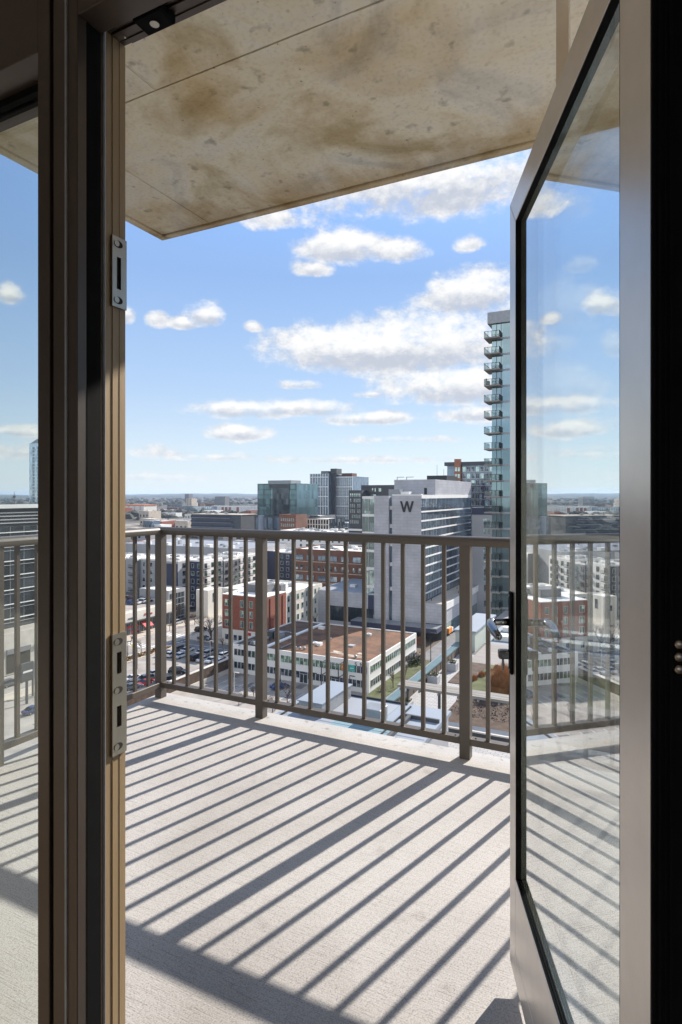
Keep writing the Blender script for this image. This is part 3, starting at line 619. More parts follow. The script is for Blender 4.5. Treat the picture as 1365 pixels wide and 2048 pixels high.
def wins(root, face, pos, u0, u1, z0, z1, nu, nz_, w, h, gm=None, fm=None, cross=False, skip=0, seed=0, out=.03):
    rg = random.Random(seed)
    for k in range(nz_):
        for j in range(nu):
            if skip and rg.random() < skip: continue
            u = u0 + (u1 - u0) * (j + .5) / nu; z = z0 + (z1 - z0) * (k + .5) / nz_
            win(root, face, pos, u, z, w, h, gm, fm, cross, out=out)
def bld(name, label, cat, x0, x1, y0, y1, z1, m, roof=None, z0=None, par=.5, group=None, pw=.35, coping=None):
    z0 = G if z0 is None else z0
    r = thing(name, ((x0 + x1) / 2, (y0 + y1) / 2, z0), label, cat, group)
    MB().box(x0, x1, y0, y1, z0, z1 - par).build('wall', m, r)
    rf = MB().box(x0 + pw, x1 - pw, y0 + pw, y1 - pw, z1 - par, z1 - par + .06).build('roof', roof or M_ROOFW, r)
    p = MB(); c = .004
    p.box(x0, x1, y0, y0 + pw, z1 - par, z1); p.box(x0, x1, y1 - pw, y1, z1 - par, z1); p.box(x0, x0 + pw, y0 + pw, y1 - pw, z1 - par, z1); p.box(x1 - pw, x1, y0 + pw, y1 - pw, z1 - par, z1)
    p.build('parapet', coping or m, rf)
    ROOF[r.name] = rf
    return r
ROOF = {}
def wallbox(root, m, x0, x1, y0, y1, z0, z1, name='wall', bevel=0): return MB().box(x0, x1, y0, y1, z0, z1).build(name, m, root, bevel=bevel)
def hvac(root, x0, x1, y0, y1, z, n, seed=1, s=1.0):
    rg = random.Random(seed)
    for k in range(n):
        x = rg.uniform(x0, x1); y = rg.uniform(y0, y1); a = rg.uniform(.5, 1.2) * s; b = rg.uniform(.5, 1.0) * s; h = rg.uniform(.5, 1.1) * s
        m_ = MB().box(x - a, x + a, y - b, y + b, z, z + h)
        m_.cyl((x, y, z + h), min(a, b) * .6, .12, 8)
        m_.build('roof_unit', rg.choice([M_GMET, M_LGREY, M_WHITE]), ROOF[root.name])
def balcony(root, face, pos, u, z, w=3.0, d=1.3):
    if face == 'F': b = (u - w / 2, u + w / 2, pos - d, pos)
    else: b = (pos, pos + d, u - w / 2, u + w / 2)
    m_ = MB().box(b[0], b[1], b[2], b[3], z - .18, z)
    bo = m_.build('balcony', M_DGREY, root); r_ = MB()
    if face == 'F':
        r_.box(b[0], b[1], b[2], b[2] + .05, z + 1.0, z + 1.06); n = 9
        for k in range(n): u_ = b[0] + .03 + (b[1] - b[0] - .06) * k / (n - 1); r_.box(u_ - .025, u_ + .025, b[2] + .005, b[2] + .045, z, z + 1.0)
        for x in (b[0], b[1] - .05): r_.box(x, x + .05, b[2] + .05, b[3], z + 1.0, z + 1.06)
    else:
        r_.box(b[1] - .05, b[1], b[2], b[3], z + 1.0, z + 1.06); n = 9
        for k in range(n): u_ = b[2] + .03 + (b[3] - b[2] - .06) * k / (n - 1); r_.box(b[1] - .045, b[1] - .005, u_ - .025, u_ + .025, z, z + 1.0)
        for y in (b[2], b[3] - .05): r_.box(b[0], b[1] - .05, y, y + .05, z + 1.0, z + 1.06)
    r_.build('balcony_rail', M_DMET, bo)

# ------------------------------------------------------------------ white two-storey office with the gravel roof
X0, X1, Y0, Y1, ZT = -93.5, -55.0, 124.5, 157.0, -36.8
of = bld('white_office', 'white two storey office with ribbon windows and patchy brown gravel roof', 'office', X0, X1, Y0, Y1, ZT, M_WHITE, M_GRAVEL, par=.35)
for zc, gm in ((-38.75, M_GLG), (-42.0, M_GLD)):
    hh = 1.7
    n = 34
    for k in range(n):
        u = X0 + .9 + (X1 - X0 - 1.8) * (k + .5) / n
        if zc < -40 and k in (18, 19, 26, 27): continue
        if k in (12,): continue
        win(of, 'F', Y0, u, zc, 1.04, hh, M_GLD if (k < 5 or k > 30) else gm, M_WINF)
    for k in range(24): win(of, 'R', X1, Y0 + 1 + (Y1 - Y0 - 2) * (k + .5) / 24, zc, 1.26, hh, M_GLG if zc > -40 else M_GLD, M_WINF)
for kx in (18.5, 26.5):
    u = X0 + .9 + (X1 - X0 - 1.8) * (kx + .5) / 34
    d_ = MB(); d_.cur = 1; d_.box(u - 1.15, u + 1.15, Y0 - .08, Y0 + .01, G + .05, G + 2.9); d_.cur = 0
    for s_ in (-1, 1): d_.box(u + s_ * .55 - .45, u + s_ * .55 + .45, Y0 - .10, Y0 - .05, G + .2, G + 2.2)
    d_.box(u - 1.05, u + 1.05, Y0 - .10, Y0 - .05, G + 2.3, G + 2.8)
    do = d_.build('door', [M_GLD, M_WINF], of); MB().box(u - .03, u + .03, Y0 - .14, Y0 - .1, G + .9, G + 1.3).build('handle', M_GMET, do)
u = X0 + .9 + (X1 - X0 - 1.8) * 27 / 34
pf = MB()
for x in (u - 2.2, u + 2.2):
    for y in (Y0 - 3.0, Y0 - .3): pf.box(x - .09, x + .09, y - .09, y + .09, G, ZT - .5)
for z in (ZT - .65, G + 3.6):
    pf.box(u - 2.29, u + 2.29, Y0 - 3.09, Y0 - 2.91, z, z + .15)
    for x in (u - 2.2, u + 2.2): pf.box(x - .08, x + .08, Y0 - 2.91, Y0 - .4, z, z + .15)
pf.build('entrance_frame', M_DGREY, of)
rf = ROOF[of.name]; zr = ZT - .35 + .062
wallbox(rf, M_DGRAV, -93.1, -84.45, 124.9, 156.6, zr - .001, zr + .012, 'gravel_patch')
wallbox(rf, M_ROOFW, -84.4, -83.4, 126, 156, zr, zr + .35, 'roof_joint')
wallbox(rf, M_LGREY, -93, -84.5, 142, 142.7, zr, zr + .22, 'roof_joint')
wallbox(rf, M_DGREY, -90.2, -87.6, 134.5, 136.5, zr, zr + 1.7, 'roof_unit'); wallbox(rf, M_GMET, -87.2, -85.2, 135.0, 137.0, zr, zr + 1.6, 'roof_unit')
for x, y in ((-76.5, 127.8), (-75.2, 127.9), (-74.2, 128.4), (-59.6, 127.2)):
    MB().cyl((x, y, zr), .28, .5, 10).dome((x, y, zr + .5), .42, .8, 10, 3).build('roof_vent', M_GMET, rf, smooth=False)
wallbox(rf, M_LGREY, -66.0, -64.4, 136.0, 137.6, zr, zr + .35, 'roof_hatch')
for k, (x, y, a, b) in enumerate(((-63, 129.2, 4.2, .5), (-66.2, 130.4, 1.2, .8), (-60.4, 131.4, .8, .6), (-61, 128.3, 3, .25))):
    pp = [(x + a * math.cos(t) * (1 + .35 * math.sin(3 * t + k)), y + b * math.sin(t) * (1 + .4 * math.cos(2 * t + k))) for t in [q * math.pi / 8 for q in range(16)]]
    MB().prism(pp, zr - .02, zr + .015).build('bare_roof_patch', M_TAN, rf)
word(of, 'sign', 'S  NE', 1.25, (-57.1, Y0 - .06, ZT - 1.25), (math.pi / 2, 0, 0), M_DMET, .03)
for u, m_, nm in ((-61.2, M_ORNG, 'orange'), (-59.2, M_TEALP, 'teal'), (-56.2, M_NAVYP, 'navy')):
    bn = MB().prism([(u - .72, ZT - 1.15), (u + .72, ZT - 1.15), (u + .72, ZT - 2.75), (u, ZT - (2.45 if nm != 'navy' else 2.75)), (u - .72, ZT - 2.75)], Y0 - .16, Y0 - .11, 'y').build('banner', m_, of); bn['label'] = nm + ' banner hung in the upper windows'
    MB().box(u - .45, u + .45, Y0 - .175, Y0 - .16, ZT - 1.95, ZT - 1.8).build('banner_stripe', M_WHITE, bn)
flush()

# ------------------------------------------------------------------ tall pale hotel with the W
HX, HY, HZ = -62.0, 181.4, 1.0
ht = thing('hotel_tower', (-72, 200, G), 'pale panelled hotel tower with dark W on its blank front and glass side', 'hotel')
MB().box(HX - 9.85, HX - .02, HY, HY + 30, G, HZ).build('wall', M_TILEW, ht)
MB().box(HX - 9.852, HX - .018, HY - .02, HY + 2, HZ, HZ + .5).build('coping', M_WHITE, ht)
MB().box(HX - 11.07, HX - 9.86, HY + 1.2, HY + 30, G + 4, HZ - .5).build('window', M_GLS, ht)
wallbox(ht, M_TILEW, HX - 16.2, HX - 11.07, HY, HY + 28, G, HZ)
for z in (-3.5, -9.5, -15.5, -22, -30): wallbox(ht, M_WHITE, HX - 11.06, HX - 9.87, HY + .9, HY + 1.25, z, z + 1.2, 'slot_panel')
gl = wallbox(ht, M_GLP, HX - 20.55, HX - 16.21, HY + .6, HY + 28, G + 12, HZ - .2, 'window')
for z in [HZ - .5 - 5.9 * k for k in range(6)]: wallbox(gl, M_WHITE, HX - 20.7, HX - 16.22, HY + .35, HY + 28, z - .5, z + .35, 'floor_band')
for x in (-20.5, -18.4): wallbox(gl, M_LGREY, HX + x - .12, HX + x + .12, HY + .4, HY + .62, G + 12.5, HZ - .6, 'mullion')
# right side: curved glass flank banded by white spandrels
def flank(off, z0, z1, nm, m_, L=70.0, R=9.0, w_=18.0):
    x1 = HX + off; pts_ = [(HX - w_, HY + .5 + 30), (HX - .015, HY + .5)]
    pts_ = [(x1, HY + .02 - off * .0)]
    for k in range(9):
        a = math.pi / 2 * k / 8; pts_.append((x1 - R + (R) * math.cos(a), HY + L - R + R * math.sin(a)))
    pts_.append((HX - w_ + .02, HY + L)); pts_.append((HX - w_ + .02, HY + 30.02)); pts_.append((HX - .03, HY + 30.02)); pts_.append((HX - .03, HY + .02))
    return MB().prism(pts_, z0, z1).build(nm, m_, ht)
flank(0.0, G + 9, HZ - .3, 'window', M_GLH)
zb = HZ - 5.1
k = 0
while zb > -33:
    flank(.14, zb - .24, zb + .24, 'spandrel', M_WHITE); zb -= 2.95
flank(.30, HZ - .85, HZ + .3, 'spandrel', M_WHITE)
fl2 = MB()
for k in range(34):
    y = HY + 1.5 + k * 1.75
    fl2.box(HX - .02, HX + .07, y - .05, y + .05, G + 11, HZ - .9)
fl2.build('mullion', M_DMET, ht)
def penth(z0, z1, m_, nm):
    R = 7; x1 = HX + .0; y0 = HY + 15; L = HY + 69.5
    pts_ = [(HX - 15, y0), (x1, y0)]
    for k in range(7):
        a = math.pi / 2 * k / 6; pts_.append((x1 - R + R * math.cos(a), L - R + R * math.sin(a)))
    pts_.append((HX - 15, L)); return MB().prism(pts_, z0, z1).build(nm, m_, ht)
ph = penth(HZ + .31, HZ + 5.6, M_TILEW, 'penthouse')
wallbox(ph, M_DMET, HX - 8, HX + -.5, HY + 30, HY + 44, HZ + 5.61, HZ + 7.4, 'roof_plant')
wallbox(ph, M_DMET, HX - 4.0, HX - 3.0, HY + 14.9, HY + 15.02, HZ + .5, HZ + 2.7, 'door')
wallbox(ph, M_GMET, HX - 13.5, HX - 9.5, HY + 6, HY + 10, HZ + .02, HZ + 2.2, 'roof_unit'); wallbox(ph, M_WHITE, HX - 9.2, HX - 6.2, HY + 6, HY + 9, HZ + .02, HZ + 1.4, 'roof_unit')
for x in (-14.0, -10.5):
    MB().box(HX + x - .1, HX + x + .1, HY + 15.2, HY + 15.4, HZ + 5.6, HZ + 6.6).box(HX + x + .1, HX + x + 2.6, HY + 15.2, HY + 15.4, HZ + 6.4, HZ + 6.6).build('davit', M_GMET, ph)
for x, y, h in ((-6, 36, 4.2), (-4, 38, 2.6), (-2.2, 37, 2.2)): MB().cyl((HX + x, HY + y, HZ + 7.4), .06, h, 5).build('antenna', M_DMET, ph)
# the W: five-stroke emblem
wx, wz = HX - 4.75, HZ - 3.45
def stroke(x0, x1, zt, zb_, t): return [(x0 - t, zt), (x0 + t, zt), (x1 + t, zb_), (x1 - t, zb_)]
wm = MB(); t_ = .52; yk = HY - .16
for k, (a, b, zt) in enumerate(((-2.0, -1.0, 1.75), (-.02, -1.0, 1.75), (.02, 1.0, 1.75), (2.0, 1.0, 1.75))):
    wm.prism([(wx + p, wz + q) for p, q in stroke(a, b, zt, -1.75, t_ * .62)], yk - .01 * k, HY - .03 + .002 * k, 'y')
wm.build('letter', M_DMET, ht)
# podium left and right, canopy
pd = wallbox(ht, M_TILEW, HX - 38.7, HX - 16.21, HY - .25, HY + 37, G, -31.5, 'podium')
wallbox(pd, M_ROOFG, HX - 38.3, HX - 20.8, HY + .2, HY + 36.6, -31.5, -31.42, 'roof')
wallbox(pd, M_WHITE, HX - 30, HX - 27.8, HY + 10, HY + 12, -31.42, -30.6, 'roof_unit'); wallbox(pd, M_GMET, HX - 27, HX - 24.5, HY + 18, HY + 23, -31.42, -30.2, 'roof_unit')
wallbox(pd, M_NAVY, HX - 18.3, HX - 16.2, HY - .30, HY - .24, -38.2, -31.8, 'dark_panel')
lw = wallbox(pd, M_GLDK, HX - 33.0, HX - 16.4, HY - .32, HY - .24, -41.4, -36.4, 'window')
for k in range(9): wallbox(lw, M_DMET, HX - 33.0 + k * 2.06, HX - 32.88 + k * 2.06, HY - .38, HY - .32, -41.4, -36.4, 'mullion')
rp = wallbox(ht, M_TILEW, HX + .3, HX + 7.2, HY + 1.0, HY + 75, -39.5, -33.2, 'podium')
wallbox(rp, M_TAN, HX + .32, HX + 6.8, HY + 1.4, HY + 74, -33.2, -33.12, 'roof')
wallbox(rp, M_GLP, HX + .3, HX + 7.0, HY + 1.2, HY + 74, G + .5, -39.52, 'window')
wallbox(rp, M_WHITE, HX + 7.2, HX + 7.5, HY + 1, HY + 75, -35.2, -33.0, 'parapet')
for k in range(7):
    x, y = HX + 1.5 + (k * 37 % 5), HY + 6 + k * 9; MB().cyl((x, y, -33.1), .12, .7, 6).build('vent_pipe', M_DMET, rp)
cn = wallbox(ht, M_NAVY, HX - 22, HX + 7.0, HY - 6, HY - .4, -41.0, -39.6, 'canopy')
wallbox(cn, M_GMET, HX - 22, HX + 7.02, HY - 6.02, HY - .41, -39.6, -39.4, 'canopy_top')
wallbox(ht, M_DGREY, HX - 21, HX - .5, HY - .35, HY - .02, G, -41.2, 'window')
wallbox(ht, M_DGREY, HX - .4, HX + 6.8, HY - .2, HY + 1.0, G, -39.55, 'window')
wallbox(ht, mat('rust_panels', (.14, .05, .03), .8, 0, .2, 1), HX - 8, HX + 3.5, HY - 9.5, HY - 9.0, G, G + 2.4, 'terrace_wall')

# ------------------------------------------------------------------ glass residential tower with corner balconies
TX, TY = -25.3, 115.8
M_BALC = mat('balcony_concrete', (.27, .255, .235), .8, 0, .08, .6)
tw = thing('glass_tower', (TX + 4, TY + 6, -22), 'tall blue glass residential tower with stacked corner balconies rising beside the open door', 'apartment tower')
MB().box(TX, TX + 7.6, TY, TY + 12, -22, 34.1).build('glass_wall', M_GLB, tw)
MB().box(TX - .75, TX + 8.2, TY - .5, TY + 12.5, 34.1, 36.3).build('roof', M_GMET, tw)
for k in range(19):
    z = 31.25 - 3.03 * k
    if z < -21.5: break
    MB().box(TX - .08, TX + 7.7, TY - .10, TY + 12.1, z - .22, z + .12).build('floor_slab', M_GMET, tw)
    b = MB().prism([(TX - 1.2, TY - 1.45), (TX + 1.75, TY - 1.45), (TX + 1.75, TY - .11), (TX - .09, TY - .11), (TX - .09, TY + 3.0), (TX - 1.2, TY + 3.0)], z - .14, z + .10)
    bo = b.build('balcony', M_BALC, tw)
    r_ = MB()
    for a, c in (((TX - 1.15, TY - 1.4), (TX + 1.7, TY - 1.4)), ((TX - 1.15, TY - 1.4), (TX - 1.15, TY + 2.95)), ((TX + 1.7, TY - 1.4), (TX + 1.7, TY - .2))):
        n_ = 4
        for q in range(n_ + 1):
            x = a[0] + (c[0] - a[0]) * q / n_; y = a[1] + (c[1] - a[1]) * q / n_; r_.box(x - .035, x + .035, y - .035, y + .035, z + .1, z + 1.2)
        r_.box(min(a[0], c[0]) - .04, max(a[0], c[0]) + .04, min(a[1], c[1]) - .04, max(a[1], c[1]) + .04, z + 1.17, z + 1.23)
    r_.build('balcony_rail', M_DMET, bo)
    g_ = MB(); g_.box(TX - 1.1, TX + 1.65, TY - 1.41, TY - 1.39, z + .2, z + 1.12); g_.box(TX - 1.16, TX - 1.14, TY - 1.35, TY + 2.9, z + .2, z + 1.12); g_.build('balcony_glass', M_BALG, bo)
for x in (TX + .9, TX + 1.75, TX + 3.85, TX + 5.6): MB().box(x - .04, x + .04, TY - .07, TY + .01, -22, 34.1).build('mullion', M_DGREY, tw)
c1 = MB().box(TX - 1.0, TX - .3, TY - .9, TY - .3, 22.3, 23.1).box(TX - 1.0, TX - .85, TY - .9, TY - .3, 23.1, 23.6).build('deck_chair', M_DGREY, None, off=(0, 0, 0)); tag(c1, 'dark deck chair left on an upper balcony of the glass tower', 'chair')

# ------------------------------------------------------------------ red brick block on a white base
br = bld('brick_building', 'red brick four storey building on a white base with white roof', 'building', -114.5, -99.0, 148.0, 160.0, -29.2, M_RED, M_ROOFW, par=.6)
wallbox(br, M_CREAM, -114.53, -98.97, 147.97, 160.02, G, -39.6, 'base'); wallbox(br, M_ROOFW, -114.56, -98.94, 147.94, 160.03, -29.22, -29.0, 'coping')
wallbox(ROOF[br.name], M_MGREY, -110, -103.0, 154, 159.4, -29.74, -26.6, 'roof_unit')
for z in (-31.6, -34.7, -37.8):
    for u in (-112.6, -107.2, -103.8, -101): win(br, 'F', 148, u, z, 1.8 if u in (-112.6,) else 1.25, 2.1, M_GLG, M_WINF, True)
for u in (-112.8, -109.6, -107.8, -103): win(br, 'F', 147.95, u, -42.0, 1.3, 1.7, M_GLD, M_LGREY)
for y in (150.6, 154.4, 157.6): wallbox(br, M_DMET, -99.0, -98.85, y, y + .25, -38.8, -29.8, 'downpipe')
wallbox(br, M_REDP, -104.9, -103.9, 147.8, 147.9, -40.9, -40.0, 'sign')
cr = bld('cream_apartments', 'cream four storey apartment building with grey bay panels behind the red brick one', 'apartment building', -124, -99.1, 160.1, 184, -29.6, M_CREAM, M_ROOFW, par=.5)
for z in (-31.6, -34.9, -38.2, -41.6):
    for k in range(8): win(cr, 'R', -99.1, 161.6 + 2.9 * k, z, 1.3, 1.9, M_GLG, M_WINF)
    for k in range(7): win(cr, 'F', 160.1, -122.5 + 3.3 * k, z, 1.3, 1.9, M_GLG, M_WINF)
for y in (162.9, 173.5): wallbox(cr, M_LGREY, -99.1, -98.4, y, y + 1.5, G, -29.3, 'bay')
wallbox(ROOF[cr.name], M_MGREY, -112, -101, 160.2, 163, -30.0, -27.2, 'roof_unit')
hvac(cr, -120, -102, 166, 181, -30.0, 5, 3)
bb = bld('brown_brick_building', 'brown brick building with paired windows and pale roof left of the hotel', 'building', -127.5, -96, 212, 236, -20.8, M_BROWNB, M_ROOFW, par=.5)
for r_ in range(5):
    z = -24.2 - 4.1 * r_
    for k in range(6):
        u = -124.8 + 5.2 * k
        if r_ in (1, 3):
            for s_ in (-1, 1): win(bb, 'F', 212, u + s_ * 1.15, z, 1.3, 2.0, M_GLD, M_DGREY)
        else: win(bb, 'F', 212, u, z, 3.7, 2.3, M_GLS, M_DGREY, True)
    wallbox(bb, M_TAN, -127.55, -95.95, 211.9, 212.0, z - 1.75, z - 1.5, 'stone_band')
hvac(bb, -120, -100, 216, 232, -21.3, 9, 5, 1.2)

# ------------------------------------------------------------------ the apartment complex: navy, grey and white blocks
def apt(label, x0, x1, y0, y1, zt, mf, ms, nf, ns, floors=6, seed=0, bal=True, z0=None, units=8):
    b_ = bld('apartment_block', label, 'apartment building', x0, x1, y0, y1, zt, mf, M_ROOFW, z0=z0, par=.6, group='blocks of the apartment complex', coping=M_ROOFW)
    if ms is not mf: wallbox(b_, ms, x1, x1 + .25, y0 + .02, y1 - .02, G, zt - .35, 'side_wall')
    rg = random.Random(seed); H = 3.05; xs_ = x1 + (.25 if ms is not mf else 0)
    for k in range(floors):
        z = zt - 2.3 - H * k
        for j in range(nf): win(b_, 'F', y0, x0 + (x1 - x0) * (j + .5) / nf, z, rg.choice([1.2, 1.6, 1.6]), 1.8, rg.choice([M_GLD, M_GLG, M_GLD]), M_WINF)
        for j in range(ns):
            u = y0 + (y1 - y0) * (j + .5) / ns
            win(b_, 'R', xs_, u, z, 1.7, 1.9, rg.choice([M_GLD, M_GLD, M_GLG]), M_DGREY)
            if bal and (j + seed) % 2 == 0: balcony(b_, 'R', xs_, u, z - 1.15, 2.6, 1.2)
        if bal:
            for j in range(nf):
                if (j + seed) % 3 == 1: balcony(b_, 'F', y0, x0 + (x1 - x0) * (j + .5) / nf, z - 1.15, 2.6, 1.2)
    hvac(b_, x0 + 2, x1 - 2, y0 + 2, y1 - 2, zt - .6, units, seed + 11)
    return b_
A1 = apt('slate grey and navy apartment block behind the rooftop car park', -232, -180, 178, 196, -24.4, M_MGREY, M_MGREY, 10, 3, 4, 1)
for x in (-228, -212, -199): wallbox(A1, M_NAVY, x, x + 4, 177.7, 178, G + 6, -24.2, 'navy_bay')
for x in (-206.5, -194, -186): wallbox(A1, M_LGREY, x, x + 4.5, 177.75, 178, G + 6, -24.3, 'grey_bay')
A2 = apt('pale grey apartment block with one navy bay beside the navy corner block', -179.9, -160.3, 179.5, 200, -24.2, M_LGREY, M_LGREY, 5, 3, 5, 4, False)
wallbox(A2, M_NAVY, -166.5, -160.3, 179.2, 179.5, G + 3, -25.6, 'navy_bay')
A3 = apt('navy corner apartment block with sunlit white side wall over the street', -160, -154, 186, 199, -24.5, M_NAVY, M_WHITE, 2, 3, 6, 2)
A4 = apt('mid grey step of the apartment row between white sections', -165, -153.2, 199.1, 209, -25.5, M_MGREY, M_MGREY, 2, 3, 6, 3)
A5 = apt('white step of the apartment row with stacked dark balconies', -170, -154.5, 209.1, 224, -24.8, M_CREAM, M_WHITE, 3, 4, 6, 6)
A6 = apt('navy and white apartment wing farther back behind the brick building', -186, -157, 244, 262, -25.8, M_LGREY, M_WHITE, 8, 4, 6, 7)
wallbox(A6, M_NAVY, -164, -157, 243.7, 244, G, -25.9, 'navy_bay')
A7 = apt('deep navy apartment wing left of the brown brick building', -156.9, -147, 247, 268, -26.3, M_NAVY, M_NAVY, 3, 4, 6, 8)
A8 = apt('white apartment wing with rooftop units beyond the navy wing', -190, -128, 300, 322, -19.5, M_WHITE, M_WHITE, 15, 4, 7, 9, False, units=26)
gr_ = bld('parking_structure', 'broad parking structure with plain blue grey roof behind the apartments', 'parking structure', -240, -162, 226, 266, -23.6, M_LGREY, M_ROOFG, par=.5)
for k in range(5): wallbox(ROOF[gr_.name], M_WHITE, -225 + 13 * k, -222 + 13 * k, 227, 229.5, -24.0, -22.4, 'roof_unit')
wb = bld('white_annex', 'small white annex with a tall window left of the red brick building', 'building', -147.5, -142, 175, 184, -33.9, M_CREAM, M_ROOFW, par=.4)
win(wb, 'R', -142, 178.6, -36.9, 1.6, 3.4, M_GLD, M_LGREY); win(wb, 'F', 175, -145, -38, 1.2, 2, M_GLD, M_LGREY)
gb = bld('glass_front_shop', 'two storey shop with dark gridded glass front behind a bare street tree', 'shop', -164, -150, 163.2, 172, -32.9, M_LGREY, M_ROOFW, par=.4)
gf = wallbox(gb, M_GLDK, -150, -149.9, 163.8, 171.4, G + .3, -34.2, 'window')
for k in range(4): wallbox(gf, M_LGREY, -149.9, -149.8, 163.8, 171.4, -36.2 - 2.2 * k, -36.02 - 2.2 * k, 'mullion')
for k in range(5): wallbox(gf, M_LGREY, -149.9, -149.82, 164.2 + 1.7 * k, 164.3 + 1.7 * k, G + .3, -34.2, 'mullion')

# ------------------------------------------------------------------ retail row with rooftop parking
rt = bld('retail_building', 'cream shop row with red awning and cars parked on its roof', 'shops', -214, -147, 116, 162.6, -36.1, M_CREAM, M_ASPH2, par=1.0)
sb = wallbox(rt, M_CREAM, -147, -146.6, 116.2, 162.4, -39.6, -36.6, 'sign_band')
wallbox(rt, M_DMET, -147, -145.4, 116.2, 162.4, -39.9, -39.62, 'shop_canopy')
gs = wallbox(rt, M_GLDK, -147, -146.85, 117, 162, G + .3, -39.95, 'window')
for k in range(24): wallbox(gs, M_LGREY, -146.85, -146.75, 117.5 + 1.9 * k, 117.62 + 1.9 * k, G + .3, -39.95, 'mullion')
for y in (140.9, 142.6, 144.3): wallbox(gs, M_REDP, -146.85, -146.78, y, y + 1.3, -41.7, -40.9, 'red_panel')
for y in (142.6, 144.3): wallbox(gs, M_REDP, -146.85, -146.78, y, y + 1.3, -43.5, -42.6, 'red_panel')
aw = MB().prism([(-146.8, -40.3), (-144.6, -41.9), (-144.6, -42.1), (-146.8, -40.5)], 146.5, 150.3, 'y').build('awning', M_PINK, rt)
MB().cyl((-145.6, 148.4, -41.13), .35, .06, 10).build('awning_emblem', M_WHITE, aw)
word(sb, 'sign', 'MARKET', .95, (-146.55, 142.8, -38.9), (math.pi / 2, 0, math.pi / 2), M_MGREY, .05)
so = word(sb, 'sign', 'O more', 1.15, (-146.55, 149.8, -38.7), (math.pi / 2, 0, math.pi / 2), M_REDP, .08)

# ------------------------------------------------------------------ dark office block seen through the side window, its garage podium
dk = bld('dark_office', 'long dark glass office block with thin pale bands seen through the side window', 'office', -190, -147, 60, 113.6, -2.2, M_DGREY, M_ROOFW, par=.4, z0=G)
cw = wallbox(dk, M_GLDK, -147, -146.9, 60.2, 113.4, G + 12, -7.0, 'window')
wallbox(dk, M_WHITE, -147.0, -146.2, 60, 113.8, -2.2, -1.2, 'cornice')
for k in range(4): wallbox(dk, M_LGREY, -147, -146.7, 60, 113.6, -6.2 + k * .9, -5.9 + k * .9, 'louvre')
for k in range(9):
    z = -8.5 - 3.75 * k
    wallbox(cw, M_WHITE, -146.9, -146.6, 60.2, 113.4, z - .12, z + .10, 'band'); wallbox(cw, M_LGREY, -146.9, -146.7, 60.2, 113.4, z - 1.1, z - .98, 'band')
for k in range(14): wallbox(cw, M_LGREY, -146.9, -146.82, 62 + 3.9 * k, 62.08 + 3.9 * k, G + 12, -7, 'mullion')
gp_ = bld('garage_podium', 'pale concrete garage with dark openings below the dark office', 'garage', -146.5, -141, 70, 113, -33.4, M_WALK, M_ASPH2, par=.9)
for k in range(5): wallbox(gp_, M_SLOT, -141, -140.9, 72 + 8 * k, 78.5 + 8 * k, G + .6, -38.6, 'opening'); wallbox(gp_, M_MGREY, -141, -140.6, 72 + 8 * k, 78.5 + 8 * k, -38.6, -37.4, 'shutter')
def tower_at(name, label, cat, px0, px1, yt, s, m, roof=M_ROOFW, depth=30, group=None, z0=None, par=.6, coping=None):
    Y = atd((px0 + px1) / 2, 990, s).y
    x0, x1 = aty(px0, Y).x, aty(px1, Y).x
    return bld(name, label, cat, x0, x1, Y, Y + depth, CAM.z + (990 - yt) / FPX * s, m, roof, group=group, z0=z0, par=par, coping=coping), x0, x1, Y
b_, x0, x1, Y = tower_at('office_tower', 'slim pale tower on the skyline seen through the side window', 'tower', 59, 92, 886, 820, M_GLH)
wins(b_, 'F', Y, x0 + 4, x1 - 1, -10, 68, 3, 17, 4.6, 3.6, M_GLS, M_WINF)
MB().prism([(x0, 72.5), (x1, 72.5), (x1, 79), ((x0 + x1) / 2, 79)], Y + 1, Y + 20, 'y').build('crown', M_LGREY, b_)

# ------------------------------------------------------------------ skyline buildings
b_, x0, x1, Y = tower_at('glass_office', 'boxy teal glass office block standing alone on the skyline', 'office building', 516, 593, 967, 430, M_GLT, M_GMET, 32, z0=-13.5)
zt = CAM.z + 23 / FPX * 430
fr = MB()
for k in range(7): fr.box(x0 + (x1 - x0) * k / 6 - .14, x0 + (x1 - x0) * k / 6 + .14, Y - .12, Y + .02, -13.5, zt - .1)
for k in range(7): fr.box(x0, x1, Y - .10, Y + .02, -13.5 + 3.72 * k - .15, -13.5 + 3.72 * k + .15)
fr.build('mullion', M_DMET, b_)
wallbox(b_, M_DGREY, x0 + 10, x1 - 5.5, Y - .3, Y - .13, zt - 3.6, zt - .4, 'dark_panel'); wallbox(b_, M_GLDK, x0 + 13, x1 - 6, Y - .25, Y - .13, -13.4, zt - 3.7, 'window')
wallbox(b_, M_GMET, x0 + 5, x1 - 8, Y + 6, Y + 20, zt, zt + 2.4, 'roof_plant')
wallbox(b_, M_DGREY, x0 - 1.5, x1 + 1, Y - 2, Y + 30, G, -13.55, 'base')
for k in range(5): wallbox(b_, M_GLS, x0 + 5.2 * k, x0 + 4.3 + 5.2 * k, Y - 2.15, Y - 2, -30, -15, 'window')
b_, x0, x1, Y = tower_at('glass_tower', 'pair of joined glass apartment slabs gridded in white on the skyline', 'tower', 621, 657, 947.5, 520, M_GLS, M_GMET, 40)
zt = CAM.z + 42.5 / FPX * 520; X2 = aty(705, Y + 10).x
MB().box(x1 + 2.5, X2, Y + 10, Y + 45, G, zt - 2.2).build('wing', M_GLS, b_); MB().box(x1, x1 + 2.5, Y + 6, Y + 45, G, zt - .5).build('recess', M_DGREY, b_)
g_ = MB()
